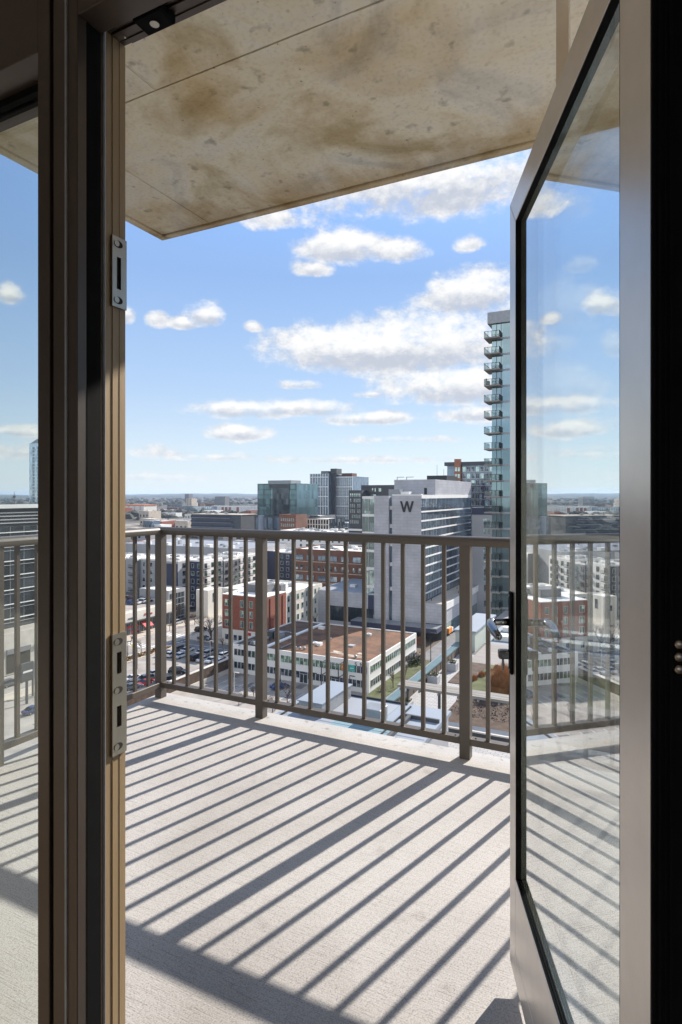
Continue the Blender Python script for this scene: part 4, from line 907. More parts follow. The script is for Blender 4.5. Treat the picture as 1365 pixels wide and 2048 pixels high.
for a, b, y, n_ in ((x0, x1, Y, 7), (x1 + 2.5, X2, Y + 10, 8)):
    for k in range(n_ + 1): u = a + (b - a) * k / n_; g_.box(u - .22, u + .22, y - .3, y + .02, -20, zt - (.1 if y == Y else 2.3))
    for k in range(6): z = zt - 3.0 - 8.4 * k; g_.box(a, b, y - .28, y + .02, z - .28, z + .28)
g_.build('frame_grid', M_WHITE, b_)
d_ = MB()
for a, b, y, n_ in ((x0, x1, Y, 14), (x1 + 2.5, X2, Y + 10, 16)):
    for k in range(17): z = zt - 1.5 - 2.8 * k; d_.box(a, b, y - .15, y + .02, z - .12, z + .12)
d_.build('floor_band', M_DMET, b_)
wallbox(b_, M_MGREY, x0 + 8, x1 - 3, Y + 5, Y + 20, zt, zt + 2.5, 'roof_plant'); wallbox(b_, M_DGREY, x1 - 2, x1 + 4, Y + 8, Y + 18, zt, zt + 4.6, 'roof_plant'); wallbox(b_, M_BROWNB, x1 + 6, x1 + 16, Y + 14, Y + 24, zt - 2.2, zt + .6, 'roof_plant')
wallbox(b_, M_GLS, x0 - 1, X2 + 2, Y - 4, Y - .4, G, -22.5, 'base'); wallbox(b_, M_WHITE, x0 - 1.3, X2 + 2.3, Y - 4.3, Y - .35, -22.5, -21.6, 'base_band'); wallbox(b_, M_WHITE, x0 - 1.3, X2 + 2.3, Y - 4.3, Y - 4.0, -26.5, -26, 'base_band')
b_, x0, x1, Y = tower_at('dark_apartments', 'charcoal apartment tower with rows of pale slot windows behind the hotel', 'apartment tower', 698, 724, 980.5, 330, M_DGREY, M_GMET, 26)
zt = CAM.z + 9.5 / FPX * 330; x3 = aty(790, Y + 8).x
MB().box(x1 - 4, x3, Y + 8, Y + 30, G, zt + 2.9).build('wing', M_DGREY, b_)
wins(b_, 'F', Y, x0 + .6, x1 - .6, -15, zt - 1.2, 6, 6, .62, 1.9, M_GLP, M_WINF, skip=.2, seed=3)
wins(b_, 'F', Y + 8, x1 + 1, x3 - 8, -15, zt + 2, 9, 6, .7, 1.9, M_GLP, M_WINF, skip=.4, seed=5)
for k in range(4): wallbox(b_, M_WHITE, x0 - .2, x1 + .2, Y - .3, Y - .02, -18.5 - 2.9 * k, -17.4 - 2.9 * k, 'garage_band')
b_, x0, x1, Y = tower_at('grid_office', 'low white gridded office with brown glass in front of the twin slabs', 'office building', 615, 658, 1037, 415, M_GLD, M_ROOFW, 25)
g_ = MB()
for k in range(9): u = x0 + (x1 - x0) * k / 8; g_.box(u - .3, u + .3, Y - .3, Y + .02, G, -15.3)
for k in range(7): g_.box(x0 - .3, x1 + .3, Y - .32, Y + .02, -15.9 - 3.6 * k, -15.3 - 3.6 * k)
g_.build('frame_grid', M_CREAM, b_)
b_, x0, x1, Y = tower_at('drum_office', 'flat roofed building with curved glass rim beside the gridded office', 'office building', 598, 640, 1031, 440, M_MGREY, M_ROOFW, 25)
wins(b_, 'F', Y, x0, x1, -30, -15.5, 8, 4, 1.5, 2, M_GLS, M_WINF)
b_, x0, x1, Y = tower_at('brick_offices', 'brown brick offices in front of the teal glass block', 'office building', 559, 592, 1029, 400, M_BROWNB, M_ROOFW, 15)
wins(b_, 'F', Y, x0 + 1, x1 - 1, -28, -13.5, 7, 4, .8, 1.9, M_GLP, M_WINF)
b_, x0, x1, Y = tower_at('red_tower', 'narrow maroon and cream block between the skyline glass towers', 'tower', 596, 608, 993, 640, M_RED, M_ROOFW, 20)
wallbox(b_, M_CREAM, x1, x1 + 5.5, Y, Y + 20, G, 0, 'wall'); wallbox(b_, M_GLS, x1 + 5.5, x1 + 10, Y, Y + 20, G, 0, 'window')
b_, x0, x1, Y = tower_at('glass_annex', 'small glass annex with white frame right of the teal block', 'office building', 593, 604, 1010, 450, M_GLS, M_ROOFW, 15)
wallbox(b_, M_WHITE, x0, x1, Y - .3, Y - .02, -7, -6.1, 'frame'); wallbox(b_, M_WHITE, x1 - .5, x1, Y - .3, Y - .02, -28, -7, 'frame')
b_, x0, x1, Y = tower_at('red_stripe_tower', 'dark apartment tower with a terracotta stripe behind the hotel roof', 'apartment tower', 895, 1060, 930, 262, M_GLS, M_GMET, 24)
zt = CAM.z + 60 / FPX * 262
wallbox(b_, M_DGREY, x0 - 1, x1 + 1, Y - 1.2, Y + 25, zt, zt + 1.6, 'roof_edge')
xa, xb = aty(911, Y).x, aty(923.5, Y).x
wallbox(b_, M_TERRA, xa, xb, Y - 1.6, Y - .01, -20, zt + 2.9, 'terracotta_stripe')
for k in range(12):
    z = zt - 1.7 - 3.0 * k
    for j in (.28, .72): win(b_, 'F', Y - 1.6, xa + (xb - xa) * j, z, .95, 1.8, M_GLP, M_WINF)
    u = xb + 1.2
    while u < x0 + 20.5:
        win(b_, 'F', Y, u, z, 1.5, 2.3, M_GLD if (k * 7 + int(u)) % 3 else M_GLP, M_WINF, True); u += 2.0
    wallbox(b_, M_LGREY, xb, x1, Y - .9, Y - .01, z - 1.45, z - 1.25, 'balcony')
wallbox(b_, M_NAVY, aty(965, Y).x, aty(970, Y).x, Y - .5, Y - .02, -18, zt - 8, 'navy_panel')
b_, x0, x1, Y = tower_at('grey_annex', 'plain grey slab with navy top between the hotel and the glass tower', 'building', 944, 1010, 1015, 225, M_LGREY, M_ROOFG, 14)
wallbox(b_, M_NAVY, x0, x1, Y - .1, Y - .005, -6.2, -3.6, 'navy_band')
wins(b_, 'F', Y, aty(966, Y).x, aty(984, Y).x, -32, -7, 2, 7, 1.4, 2.4, M_GLP, M_WINF)
flush()
# mid distance rows
def row_block(name, label, cat, px0, px1, yt, s, m, nu, nz_, gm=M_GLD, depth=18, w=1.5, h=1.6, fm=M_WINF, roof=M_ROOFW, hgt=None, units=4):
    b_, x0, x1, Y = tower_at(name, label, cat, px0, px1, yt, s, m, roof, depth)
    zt = CAM.z + (990 - yt) / FPX * s
    wins(b_, 'F', Y, x0 + 1, x1 - 1, zt - 1 - 3.1 * nz_, zt - 1, nu, nz_, w, h, gm, fm)
    hvac(b_, x0 + 2, x1 - 2, Y + 2, Y + depth - 2, zt - .6, units, int(px0), 1.5)
    return b_, x0, x1, Y, zt
row_block('blue_office', 'slate blue five storey office row in the middle distance', 'office building', 366, 424, 1012.5, 1450, M_GLS, 14, 5, M_GLP, 20, 2.4, 1.6)
b_, x0, x1, Y, zt = row_block('white_apartments', 'long white apartment row with maroon panels in the middle distance', 'apartment building', 424, 520, 1012, 1450, M_WHITE, 34, 5, M_GLD, 20, 1.2, 1.6)
for px in (446, 453, 460, 476): u = aty(px, Y).x; wallbox(b_, M_RED, u - 3.6, u + 3.6, Y - .4, Y - .02, zt - 15, zt - 3, 'maroon_panel')
b_, x0, x1, Y, zt = row_block('curved_office', 'low dark office with layered glass floors and pale roof rim', 'office building', 383, 482, 1029.5, 560, M_DGREY, 26, 5, M_GLS, 26, 2.6, 1.1, M_DGREY)
wallbox(b_, M_TAN, x0 - .5, x1 + .5, Y - .5, Y + 26, zt, zt + .5, 'roof_rim')
for k in range(6): wallbox(b_, M_NAVY, x0 - .3, x1 - 10 + k * 1.5, Y - .5, Y - .1, zt - 2.6 - 4.4 * k, zt - 1.0 - 4.4 * k, 'floor_band'); wallbox(b_, M_LGREY, x0 - .4, x1 - 12 + k * 1.5, Y - .7, Y - .52, zt - 3.2 - 4.4 * k, zt - 2.9 - 4.4 * k, 'floor_edge')
for k in range(9): wallbox(b_, M_GMET, x0 + 3 + 4.2 * k, x0 + 4.6 + 4.2 * k, Y + 5 + (k * 7) % 11, Y + 7 + (k * 7) % 11, zt - .5, zt + .9 + (k % 3) * .4, 'roof_unit')
row_block('teal_apartments', 'white and teal low apartment row just above the handrail', 'apartment building', 383, 436, 1044, 650, M_WHITE, 12, 4, M_GLT, 16, 1.6, 1.9)
row_block('long_warehouse', 'long pale grey warehouse with flat roof left of the dark office', 'warehouse', 288, 345, 1042, 850, M_LGREY, 5, 1, M_WINF, 40, 4, 1.5)
b_, x0, x1, Y, zt = row_block('orange_roof_store', 'cream big box store with orange roof edge at the far left', 'store', 240, 288, 1011, 1350, M_CREAM, 4, 3, M_LGREY, 40, 5, 2)
wallbox(b_, mat('orange_roof', (.55, .16, .05), .7, 0, .1, .1), x0 - 1, x1 + 1, Y - 1, Y + 40, zt, zt + 2.0, 'roof_edge')
b_, x0, x1, Y, zt = row_block('tan_tower', 'far tan building with pale crown near the horizon', 'building', 373, 384, 997, 1500, M_TAN, 2, 5, M_GLD, 20, 3, 2)
row_block('grey_slab', 'far grey slab building on the horizon right of the tan one', 'building', 430, 450, 993, 1600, M_MGREY, 4, 5, M_GLS, 20, 3, 2)
row_block('horizon_block', 'lone dark block breaking the far horizon line', 'building', 370, 378, 988, 2600, M_MGREY, 3, 4, M_GLS, 25, 3, 2)
row_block('white_silo_block', 'short white and black block among the far roofs', 'building', 378, 390, 1005, 1650, M_WHITE, 2, 2, M_SLOT, 12, 3, 2)
st = tower_at('storage_tank', '', None, 513, 524, 1031, 420, M_CANW)[0]
for o in list(st.children_recursive): bpy.data.objects.remove(o)
tag(st, 'pale blue cylindrical tank at the foot of the teal office', 'tank'); c_ = WL[st.name]
MB().cyl((c_.x, c_.y - 12, G), 2.1, 30.5, 20).build('drum', M_CANW, st); MB().cyl((c_.x, c_.y - 12, G + 30.5), 2.2, .4, 20).build('lid', M_LGREY, st)
flush()
# scattered far buildings, each its own
rg = random.Random(21); PAL = [(M_WHITE, 'white'), (M_CREAM, 'cream'), (M_LGREY, 'light grey'), (M_TAN, 'tan'), (M_MGREY, 'dark grey'), (M_BROWNB, 'brown brick'), (M_GLS, 'blue glass'), (M_RED, 'red brick')]
ZONES = [(255, 520, 330, 560), (255, 380, 560, 900), (240, 900, 650, 1300), (240, 1020, 1100, 2600), (-30, 75, 700, 2200), (900, 1100, 500, 1600)]
far_n = 0
for zi, (pa, pb, sa, sb_) in enumerate(ZONES):
    for k in range((16, 16, 30, 44, 8, 8)[zi]):
        s = sa + (sb_ - sa) * rg.random(); px = rg.uniform(pa, pb)
        c = atd(px, 990, s); w_ = rg.uniform(7, 22) * (1 + s / 1500); d_ = rg.uniform(10, 24) * (1 + s / 2500); h_ = rg.choice([4.5, 5, 6, 7, 8, 10, 13]) * (1 + s / 4000)
        if zi == 0 and c.x > -190 and c.y < 330: continue
        m_, cn_ = rg.choice(PAL)
        kind_ = 'warehouse' if w_ > 26 else ('block' if h_ > 9 else 'shed')
        where = ['in the low city beyond the apartments', 'on the flats left of the dark curved office', 'in the middle distance below the skyline', 'far out among the woods near the horizon', 'beyond the dark office at the left', 'beyond the hotel at the right'][zi]
        b_ = bld('far_' + kind_, f'small {cn_} flat roofed {kind_} {where}', kind_, c.x - w_ / 2, c.x + w_ / 2, c.y, c.y + d_, G + h_, m_, rg.choice([M_ROOFW, M_ROOFW, M_ROOFG, M_TAN]), par=.5, group=f'{cn_} {kind_}s {where}')
        nb = max(1, int(w_ / 6)); H_ = MB()
        for j in range(nb):
            u = c.x - w_ / 2 + w_ * (j + .5) / nb; H_.box(u - 1.4, u + 1.4, c.y - .15, c.y - .02, G + h_ * .35, G + h_ * .6)
        H_.build('window', M_GLD, b_); far_n += 1

def plant(root, x0, x1, y0, y1, z, n, seed, s=1.0):
    hvac(root, x0, x1, y0, y1, z, n, seed, s)
    rg = random.Random(seed + 500)
    for k in range(max(2, n // 3)):
        x, y = rg.uniform(x0, x1), rg.uniform(y0, y1); L = rg.uniform(2, 7)
        MB().box(x - .12, x + .12, y - L / 2, y + L / 2, z + .12, z + .34).build('roof_pipe', M_GMET, ROOF[root.name])
        MB().cyl((rg.uniform(x0, x1), rg.uniform(y0, y1), z), .14, rg.uniform(.5, 1.3), 7).build('vent_pipe', M_DMET, ROOF[root.name])
plant(of, -82, -58, 128, 154, zr, 5, 41, .8); plant(of, -92, -86, 127, 154, zr, 4, 42, .8); plant(br, -113, -101, 149.5, 153, -29.74, 4, 43, .8); plant(gr_, -236, -166, 230, 262, -24.0, 9, 44); plant(cr, -122, -102, 165, 182, -30.0, 6, 45)
plant(A1, -228, -184, 181, 194, -25.0, 12, 46); plant(A2, -178, -163, 182, 198, -24.8, 7, 47); plant(A5, -168, -157, 211, 222, -25.4, 8, 48); plant(A8, -186, -132, 303, 320, -20.1, 14, 49, 1.3); plant(bb, -124, -99, 215, 233, -21.3, 8, 50)

# ------------------------------------------------------------------ streets, lots and pavements (sheets stepped a little apart)
def sheet(name, x0, x1, y0, y1, h, m, label=None):
    o = MB().face([(x0, y0, G + h), (x1, y0, G + h), (x1, y1, G + h), (x0, y1, G + h)]).build(name, m); return struct(o)
sheet('street', -141, -128, 20, 420, .03, M_ASPH2); sheet('street', -127.9, -56, 137, 146, .03, M_ASPH); sheet('street', -55, -27, 157, 420, .03, M_ASPH)
sheet('street', -600, -141.1, 196.5, 209, .03, M_ASPH) if False else None
def pave(x0, x1, y0, y1, m=M_WALK): struct(MB().box(x0, x1, y0, y1, G - .1, G + .15).build('pavement', m))
pave(-147, -141.1, 20, 300, M_TAN); pave(-127.9, -123.5, 20, 136.5, M_TAN); pave(-127.9, -115, 146.5, 300, M_TAN); pave(-114.9, -60, 146.5, 147.9, M_TAN)
sheet('parking_lot', -123.4, -94.4, 60, 136.4, .03, M_ASPH2); sheet('parking_lot', -92.9, -50, 70, 124.4, .03, M_ASPH2); sheet('courtyard', -123.4, -50, 20, 59.9, .03, M_TAN)
struct(MB().box(-54.9, -40, 110, 156, G - .1, G + .2).build('grass', M_GRASS)); pave(-39.9, -27, 20, 156, M_WALK)
def marks(name, rects, h=.05):
    m_ = MB()
    for x0, x1, y0, y1 in rects: m_.face([(x0, y0, G + h), (x1, y0, G + h), (x1, y1, G + h), (x0, y1, G + h)])
    return struct(m_.build(name, M_LINE))
marks('road_markings', [(-140 + 1.6 * k, -139.2 + 1.6 * k, 146.5, 150.5) for k in range(8)] + [(-140 + 1.6 * k, -139.2 + 1.6 * k, 132, 135.8) for k in range(8)] + [(-134.6, -134.4, 20 + 7 * k, 23 + 7 * k) for k in range(14)] + [(-134.6, -134.4, 153 + 7 * k, 156 + 7 * k) for k in range(20)] + [(-126.5, -126.1, 138 + 1.6 * k, 138.8 + 1.6 * k) for k in range(5)])
marks('parking_lines', [(-121 + 2.7 * k, -120.88 + 2.7 * k, 126.4, 131.6) for k in range(10)] + [(-121 + 2.7 * k, -120.88 + 2.7 * k, 103, 108) for k in range(10)] + [(-90 + 2.7 * k, -89.88 + 2.7 * k, 112, 118) for k in range(14)] + [(-90 + 2.7 * k, -89.88 + 2.7 * k, 92, 98) for k in range(14)])
rw = thing('retaining_wall', (-93.6, 108, G), 'dark brown wall with pale coping along the car park edge', 'wall')
wallbox(rw, M_MULCH, -94.1, -93.2, 84, 124, G + 1.2, G + 3.6); wallbox(rw, M_WALK, -94.2, -93.0, 84, 124.1, G, G + 1.2, 'base'); wallbox(rw, M_WALK, -94.1, -93.1, 83.9, 124.1, G + 3.6, G + 3.72, 'coping')
pv = thing('planted_verge', (-125.7, 120, G), 'strip of dry yellow planting along the street side of the car park', 'verge'); rg = random.Random(4)
for nm, m_ in (('dry_plants', M_RUST), ('low_plants', M_GRASS)):
    q = MB()
    for k in range(420):
        x = rg.uniform(-127.4, -124); y = rg.uniform(105, 136); h = rg.uniform(.2, .7); a = rg.uniform(0, 6.28)
        q.face([(x - .25 * math.cos(a), y - .25 * math.sin(a), G + .14), (x + .25 * math.cos(a), y + .25 * math.sin(a), G + .14), (x + rg.uniform(-.2, .2), y + rg.uniform(-.2, .2), G + .14 + h)])
    o = q.build(nm, m_, pv); o['kind'] = 'stuff'

kb = MB()
for a_, b_, c_, d_ in ((-128.0, -127.8, 20, 136.6), (-141.2, -141.0, 20, 300), (-128, -127.8, 146.4, 300), (-127.9, -60, 146.35, 146.5), (-123.6, -94.5, 136.5, 136.8)): kb.box(a_, b_, c_, d_, G, G + .19)
struct(kb.build('kerb', M_WALK))
marks('lane_lines', [(-127, -57, 141.3, 141.5), (-140.6, -140.4, 20, 131), (-128.6, -128.4, 20, 131), (-140.6, -140.4, 152, 300), (-128.6, -128.4, 152, 300)], .06)
pt_ = MB(); rg = random.Random(77)
for k in range(70):
    x = rg.choice([rg.uniform(-140, -129), rg.uniform(-123, -95), rg.uniform(-92, -52)]); y = rg.uniform(64, 124) if x > -125 else rg.uniform(60, 200); a_, b_ = rg.uniform(.6, 3.2), rg.uniform(.6, 4.5); pt_.face([(x, y, G + .042), (x + a_, y + rg.uniform(-.4, .4), G + .042), (x + a_ * .9, y + b_, G + .042), (x - rg.uniform(0, .5), y + b_ * .9, G + .042)])
struct(pt_.build('asphalt_patches', M_ASPH))
# ------------------------------------------------------------------ cars
M_TYRE = mat('tyre_rubber', (.018, .018, .019), .9, 0, .2, 6); M_CGLS = mat('car_glass', (.02, .026, .032), .06, .2, .1, 2); M_LAMP = mat('headlight', (.75, .76, .78), .2, .3, .05, 8); M_TAIL = mat('tail_light', (.35, .01, .01), .3, 0, .1, 8)
PAINT = {n: mat(n + '_car_paint', c, .22, .15, .04, 2) for n, c in dict(white=(.72, .72, .72), silver=(.42, .43, .45), black=(.018, .018, .020), blue=(.035, .07, .19), red=(.42, .02, .02), grey=(.12, .125, .13), maroon=(.12, .02, .025)).items()}
CARS = {}
def car_proto(kind, col):
    key = (kind, col)
    if key in CARS: return CARS[key], True
    r = bpy.data.objects.new('parked_car', None); COL.objects.link(r); WL[r.name] = Vector()
    L, hw = 4.55, .90
    if kind == 'suv': low = [(-2.25, .34), (-2.27, .75), (-2.2, 1.0), (-1.0, 1.05), (1.2, 1.05), (2.1, .92), (2.28, .70), (2.25, .34)]; top = [(-2.12, 1.0), (-1.95, 1.55), (-1.7, 1.68), (.35, 1.68), (.6, 1.62), (1.28, 1.04)]
    else: low = [(-2.2, .32), (-2.27, .62), (-2.2, .92), (-1.4, .97), (1.0, .93), (2.0, .80), (2.27, .60), (2.24, .32)]; top = [(-1.75, .95), (-1.0, 1.38), (-.6, 1.45), (.15, 1.45), (.4, 1.40), (1.15, .92)]
    b = MB().prism(low, -hw, hw, 'y').build('body', PAINT[col], r, bevel=.07, seg=2, off=(0, 0, 0))
    n = len(top); w0, w1 = hw - .06, hw - .24; zb_ = min(p[1] for p in top); zt_ = max(p[1] for p in top)
    def wy(z): return w0 + (w1 - w0) * (z - zb_) / (zt_ - zb_)
    g = MB()._poly([(p[0], -wy(p[1]), p[1]) for p in top] + [(p[0], wy(p[1]), p[1]) for p in top], [tuple(range(n))[::-1], tuple(range(n, 2 * n))] + [(k, (k + 1) % n, n + (k + 1) % n, n + k) for k in range(n)])
    g.build('windows', M_CGLS, r, off=(0, 0, 0))
    t = top[1:-1]; rf_ = MB().prism([(p[0], p[1] + .012) for p in t] + [(p[0], p[1] - .05) for p in t[::-1]], -w1 - .01, w1 + .01, 'y'); rf_.build('roof', PAINT[col], r, off=(0, 0, 0))
    for x in (-1.38, 1.40):
        for s_ in (-1, 1):
            w_ = MB().cyl((x, s_ * .70 if s_ > 0 else -.92, .33), .33, .22, 14, 'y').build('wheel', M_TYRE, r, off=(0, 0, 0)); MB().cyl((x, .925 if s_ > 0 else -.925, .33), .2, .012 * s_, 10, 'y').build('rim', M_GMET, w_, off=(0, 0, 0))
    zz = .78 if kind == 'suv' else .66
    for s_ in (-1, 1):
        MB().box(2.12, 2.285, s_ * .52, s_ * .84, zz - .08, zz + .07).build('headlight', M_LAMP, r, off=(0, 0, 0)); MB().box(-2.285, -2.15, s_ * .55, s_ * .86, zz + .02, zz + .18).build('tail_light', M_TAIL, r, off=(0, 0, 0))
        MB().box(.95, 1.1, s_ * .86, s_ * 1.0, .98, 1.1).build('mirror', PAINT[col], r, off=(0, 0, 0))
    CARS[key] = r; return r, False
def car(kind, col, x, y, z, ang, label, group):
    p, used = car_proto(kind, col)
    r = dup(p, (x, y, z), math.radians(ang), label, group) if used else p
    if not used: r.location = (x, y, z); r.rotation_euler = (0, 0, math.radians(ang)); KIDS[p.name] = list(p.children)
    if used:
        pass
    tag(r, label, 'car', group)
ORD = ['first', 'second', 'third', 'fourth', 'fifth', 'sixth', 'seventh', 'eighth', 'ninth', 'tenth', 'eleventh', 'twelfth']
fr_ = ['silver', 'white', 'white', None, 'black', 'white', 'silver', 'white']
zL = G + .03
for k, c in enumerate(fr_):
    if c: car('suv' if k in (1, 4) else 'sedan', c, -119.6 + 2.7 * k, 129.0, zL, 90 if k % 3 else 270, f'{c} car, {ORD[k]} bay from the left in the shaded front row', 'cars in the surface car park')
for k, c in enumerate(['grey', 'white', None, 'white', 'silver', None, 'white', 'white']):
    if c: car('sedan' if k % 2 else 'suv', c, -119.4 + 2.7 * k, 134.6, zL, 90, f'{c} car, {ORD[k]} bay from the left in the back row by the street', 'cars in the surface car park')
for (x, y, kd, c, a, lb) in [(-110.4, 107.6, 'sedan', 'white', 250, 'white sedan parked nearest the balcony corner post'), (-107.2, 108.4, 'suv', 'grey', 250, 'grey suv parked next to the white sedan by the corner post'), (-104.6, 117.0, 'suv', 'black', 20, 'black suv standing alone before the dark brown wall'),
                            (-104.8, 106.4, 'sedan', 'red', 250, 'red car among the nearest parked cars'), (-108.8, 112.6, 'sedan', 'silver', 250, 'silver car with pale roof beyond the white sedan'), (-102.0, 109.0, 'suv', 'black', 250, 'black suv next to the red car'), (-99.3, 107, 'sedan', 'white', 250, 'white car at the wall end of the nearest parked cars'), (-105.6, 103.0, 'sedan', 'grey', 70, 'grey car closest to the foot of the building')]:
    car(kd, c, x, y, zL, a, lb, 'cars in the surface car park')
p = atz(560, 1377, zL); car('sedan', 'blue', p.x, p.y, zL, 62, 'dark blue sedan alone in the court before the white office', 'cars in the office court')
zR = -37.0
for (x, y, kd, c, a, lb) in [(-170, 169, 'suv', 'white', 200, 'white suv at the back of the roof car park'), (-167.2, 166, 'sedan', 'grey', 200, 'grey sedan beside the white suv on the shop roof'), (-163, 170.0, 'sedan', 'maroon', 20, 'maroon car on the shop roof near its back edge')]:
    pass
for k, (px, py, kd, c) in enumerate([(259, 1192, 'suv', 'white'), (264, 1196, 'sedan', 'grey'), (287, 1194, 'sedan', 'maroon'), (299, 1197, 'sedan', 'black'), (260, 1208, 'sedan', 'blue'), (271, 1208, 'sedan', 'white'), (289, 1202.5, 'sedan', 'silver'), (300, 1201, 'sedan', 'white'), (312, 1196, 'sedan', 'grey'), (281, 1206, 'suv', 'silver'), (309, 1199.5, 'sedan', 'black')]):
    p = atz(px, py, zR); car(kd, c, p.x, min(p.y, 161.2), zR, 180 if k % 2 else 0, f'{c} {kd} on the shop roof, {ORD[k]} of the rooftop cars', 'cars on the shop roof')
for px, py, kd, c, a, lb in [(356, 1248, 'suv', 'silver', 92, 'silver suv driving up the sunlit street'), (402, 1262, 'suv', 'black', 88, 'black van parked along the street near the bare tree'), (409, 1280, 'sedan', 'grey', 0, 'dark grey car in the shade by the brick building'), (50, 1362, 'suv', 'white', 90, 'white suv on the street seen through the side window'), (20, 1372, 'suv', 'grey', 90, 'grey van on the street seen through the side window'), (68, 1425, 'sedan', 'blue', 90, 'blue car low behind the side window')]:
    p = atz(px, py, zL); car(kd, c, p.x, p.y, zL, a, lb, 'cars on the street')
for n_, (px, py, c) in enumerate([(897, 1268, 'red')]):
    p = atz(px, py, zL); q = thing('utility_truck', (p.x, p.y, G), 'small orange truck in the street right of the hotel canopy', 'truck')
    MB().box(p.x - 1, p.x + 1, p.y - 2.6, p.y + 1.2, G + .6, G + 2.4).build('body', M_ORNG, q, bevel=.08); MB().box(p.x - .95, p.x + .95, p.y + 1.25, p.y + 2.8, G + .5, G + 2.0).build('cab', M_WHITE, q, bevel=.1); MB().box(p.x - .9, p.x + .9, p.y + 2.3, p.y + 2.82, G + 1.3, G + 1.9).build('windscreen', M_CGLS, q)
    for sx_ in (-1, 1):
        for y in (-1.7, 2.0): MB().cyl((p.x + sx_ * .85 - .12, p.y + y, G + .42), .42, .24, 12, 'x').build('wheel', M_TYRE, q)

# ------------------------------------------------------------------ bare winter trees
def bare_tree(seed, h, spread, depth=5):
    rg = random.Random(seed); tr = MB(); tw_ = MB()
    def grow(p, d, L, r, lev):
        q = p + d * L; mid = p + d * L * .5 + Vector((rg.uniform(-1, 1), rg.uniform(-1, 1), 0)) * L * .06
        (tr if lev < 2 else tw_).tube([p, mid, q], [r, r * .82, r * .62], 5 if lev < 2 else 3, cap=False)
        if lev >= depth: return
        for k in range(rg.choice([2, 3, 3]) if lev else 5):
            a = rg.uniform(0, 6.28); t = rg.uniform(.3, .75) * spread
            nd = (d + Vector((math.cos(a), math.sin(a), rg.uniform(-.05, .35))) * t).normalized()
            grow(p + d * L * rg.uniform(.55, 1.0), nd, L * rg.uniform(.55, .8), max(r * .58, .012), lev + 1)
    grow(Vector((0, 0, 0)), Vector((0, 0, 1)), h * .30, h * .022, 0)
    return tr, tw_
TREES = []
for sd_, sp_ in ((1, 1.0), (5, .85), (9, 1.15)):
    r = bpy.data.objects.new('bare_tree', None); COL.objects.link(r); WL[r.name] = Vector()
    a, b = bare_tree(sd_, 10, sp_); a.build('trunk', M_BARK, r, off=(0, 0, 0)); b.build('crown', M_TWIG, r, off=(0, 0, 0)); TREES.append(r); KIDS[r.name] = list(r.children)
used_t = [False] * 3
def tree(k, x, y, z, h, label, group, rot=0):
    r = TREES[k]; s = h / 9.5
    if used_t[k]: r = dup(r, (x, y, z), rot, label, group, s)
    else: r.location = (x, y, z); r.rotation_euler = (0, 0, rot); r.scale = (s,) * 3; used_t[k] = True
    tag(r, label, 'tree', group)
def tpx(k, px, py, h, label, group='bare trees along the streets', rot=0):
    p = atz(px, py, G); tree(k, p.x, p.y, G, h, label, group, rot)
tpx(0, 423, 1291, 12.2, 'big bare spreading tree at the corner before the red brick building')
tpx(1, 355, 1240, 7.5, 'small bare tree before the dark gridded shop front', rot=1)
tpx(2, 404, 1268, 8, 'bare tree leaning over the black van by the street', rot=2)
tpx(1, 787, 1377, 5.5, 'slim young bare tree on the grass strip beside the white office', rot=3)
tpx(2, 575, 1408, 6.0, 'pale bare tree in the court below the balcony edge', rot=.5)
tpx(0, 545, 1425, 5.0, 'small bare tree right below the railing at the court', rot=4)
tpx(1, 508, 1400, 4.5, 'thin bare sapling in the court behind the railing post', rot=5)
tpx(2, 818, 1335, 4.2, 'bushy bare shrub tree at the far end of the grass strip', rot=1.3)
for px, py, h, lb in ((283, 1302, 4.5, 'slim bare street tree by the crosswalk near the corner post'), (262, 1290, 4.0, 'slim bare street tree on the shop side of the crosswalk'), (390, 1250, 6, 'bare street tree on the sunlit pavement before the white annex'), (372, 1262, 5, 'bare street tree at the bend of the sunlit street'), (447, 1300, 5, 'bare tree against the white base of the brick building'), (632, 1256, 7, 'bare tree in the gap between the cream flats and the hotel podium'), (610, 1250, 8, 'taller bare tree beside the grey cream flats'),
                      (846, 1312, 5, 'bare tree by the hotel canopy corner'), (812, 1352, 4, 'bare sapling halfway along the grass strip'), (765, 1398, 4, 'bare sapling at the near end of the grass strip'), (478, 1412, 4, 'bare sapling low beside the tan court paving'), (45, 1335, 7, 'bare street tree before the garage behind the side window'), (18, 1345, 7, 'second bare street tree before the garage behind the side window')):
    tpx(len(lb) % 3, px, py, h, lb, rot=px * .7)
rg = random.Random(33)
for k in range(26):
    px = rg.uniform(335, 425); s = rg.uniform(470, 640); c = atd(px, 990, s)
    tree(k % 3, c.x, c.y, G, rg.uniform(9, 14), 'brown bare tree in the grove beyond the parking structure roof', 'bare trees in the far grove', rg.uniform(0, 6))
for k in range(34):
    px = rg.uniform(250, 690); s = rg.uniform(520, 1000); c = atd(px, 990, s)
    tree(k % 3, c.x, c.y, G, rg.uniform(9, 15), 'brown bare tree standing among the middle distance roofs', 'bare trees among the far roofs', rg.uniform(0, 6))
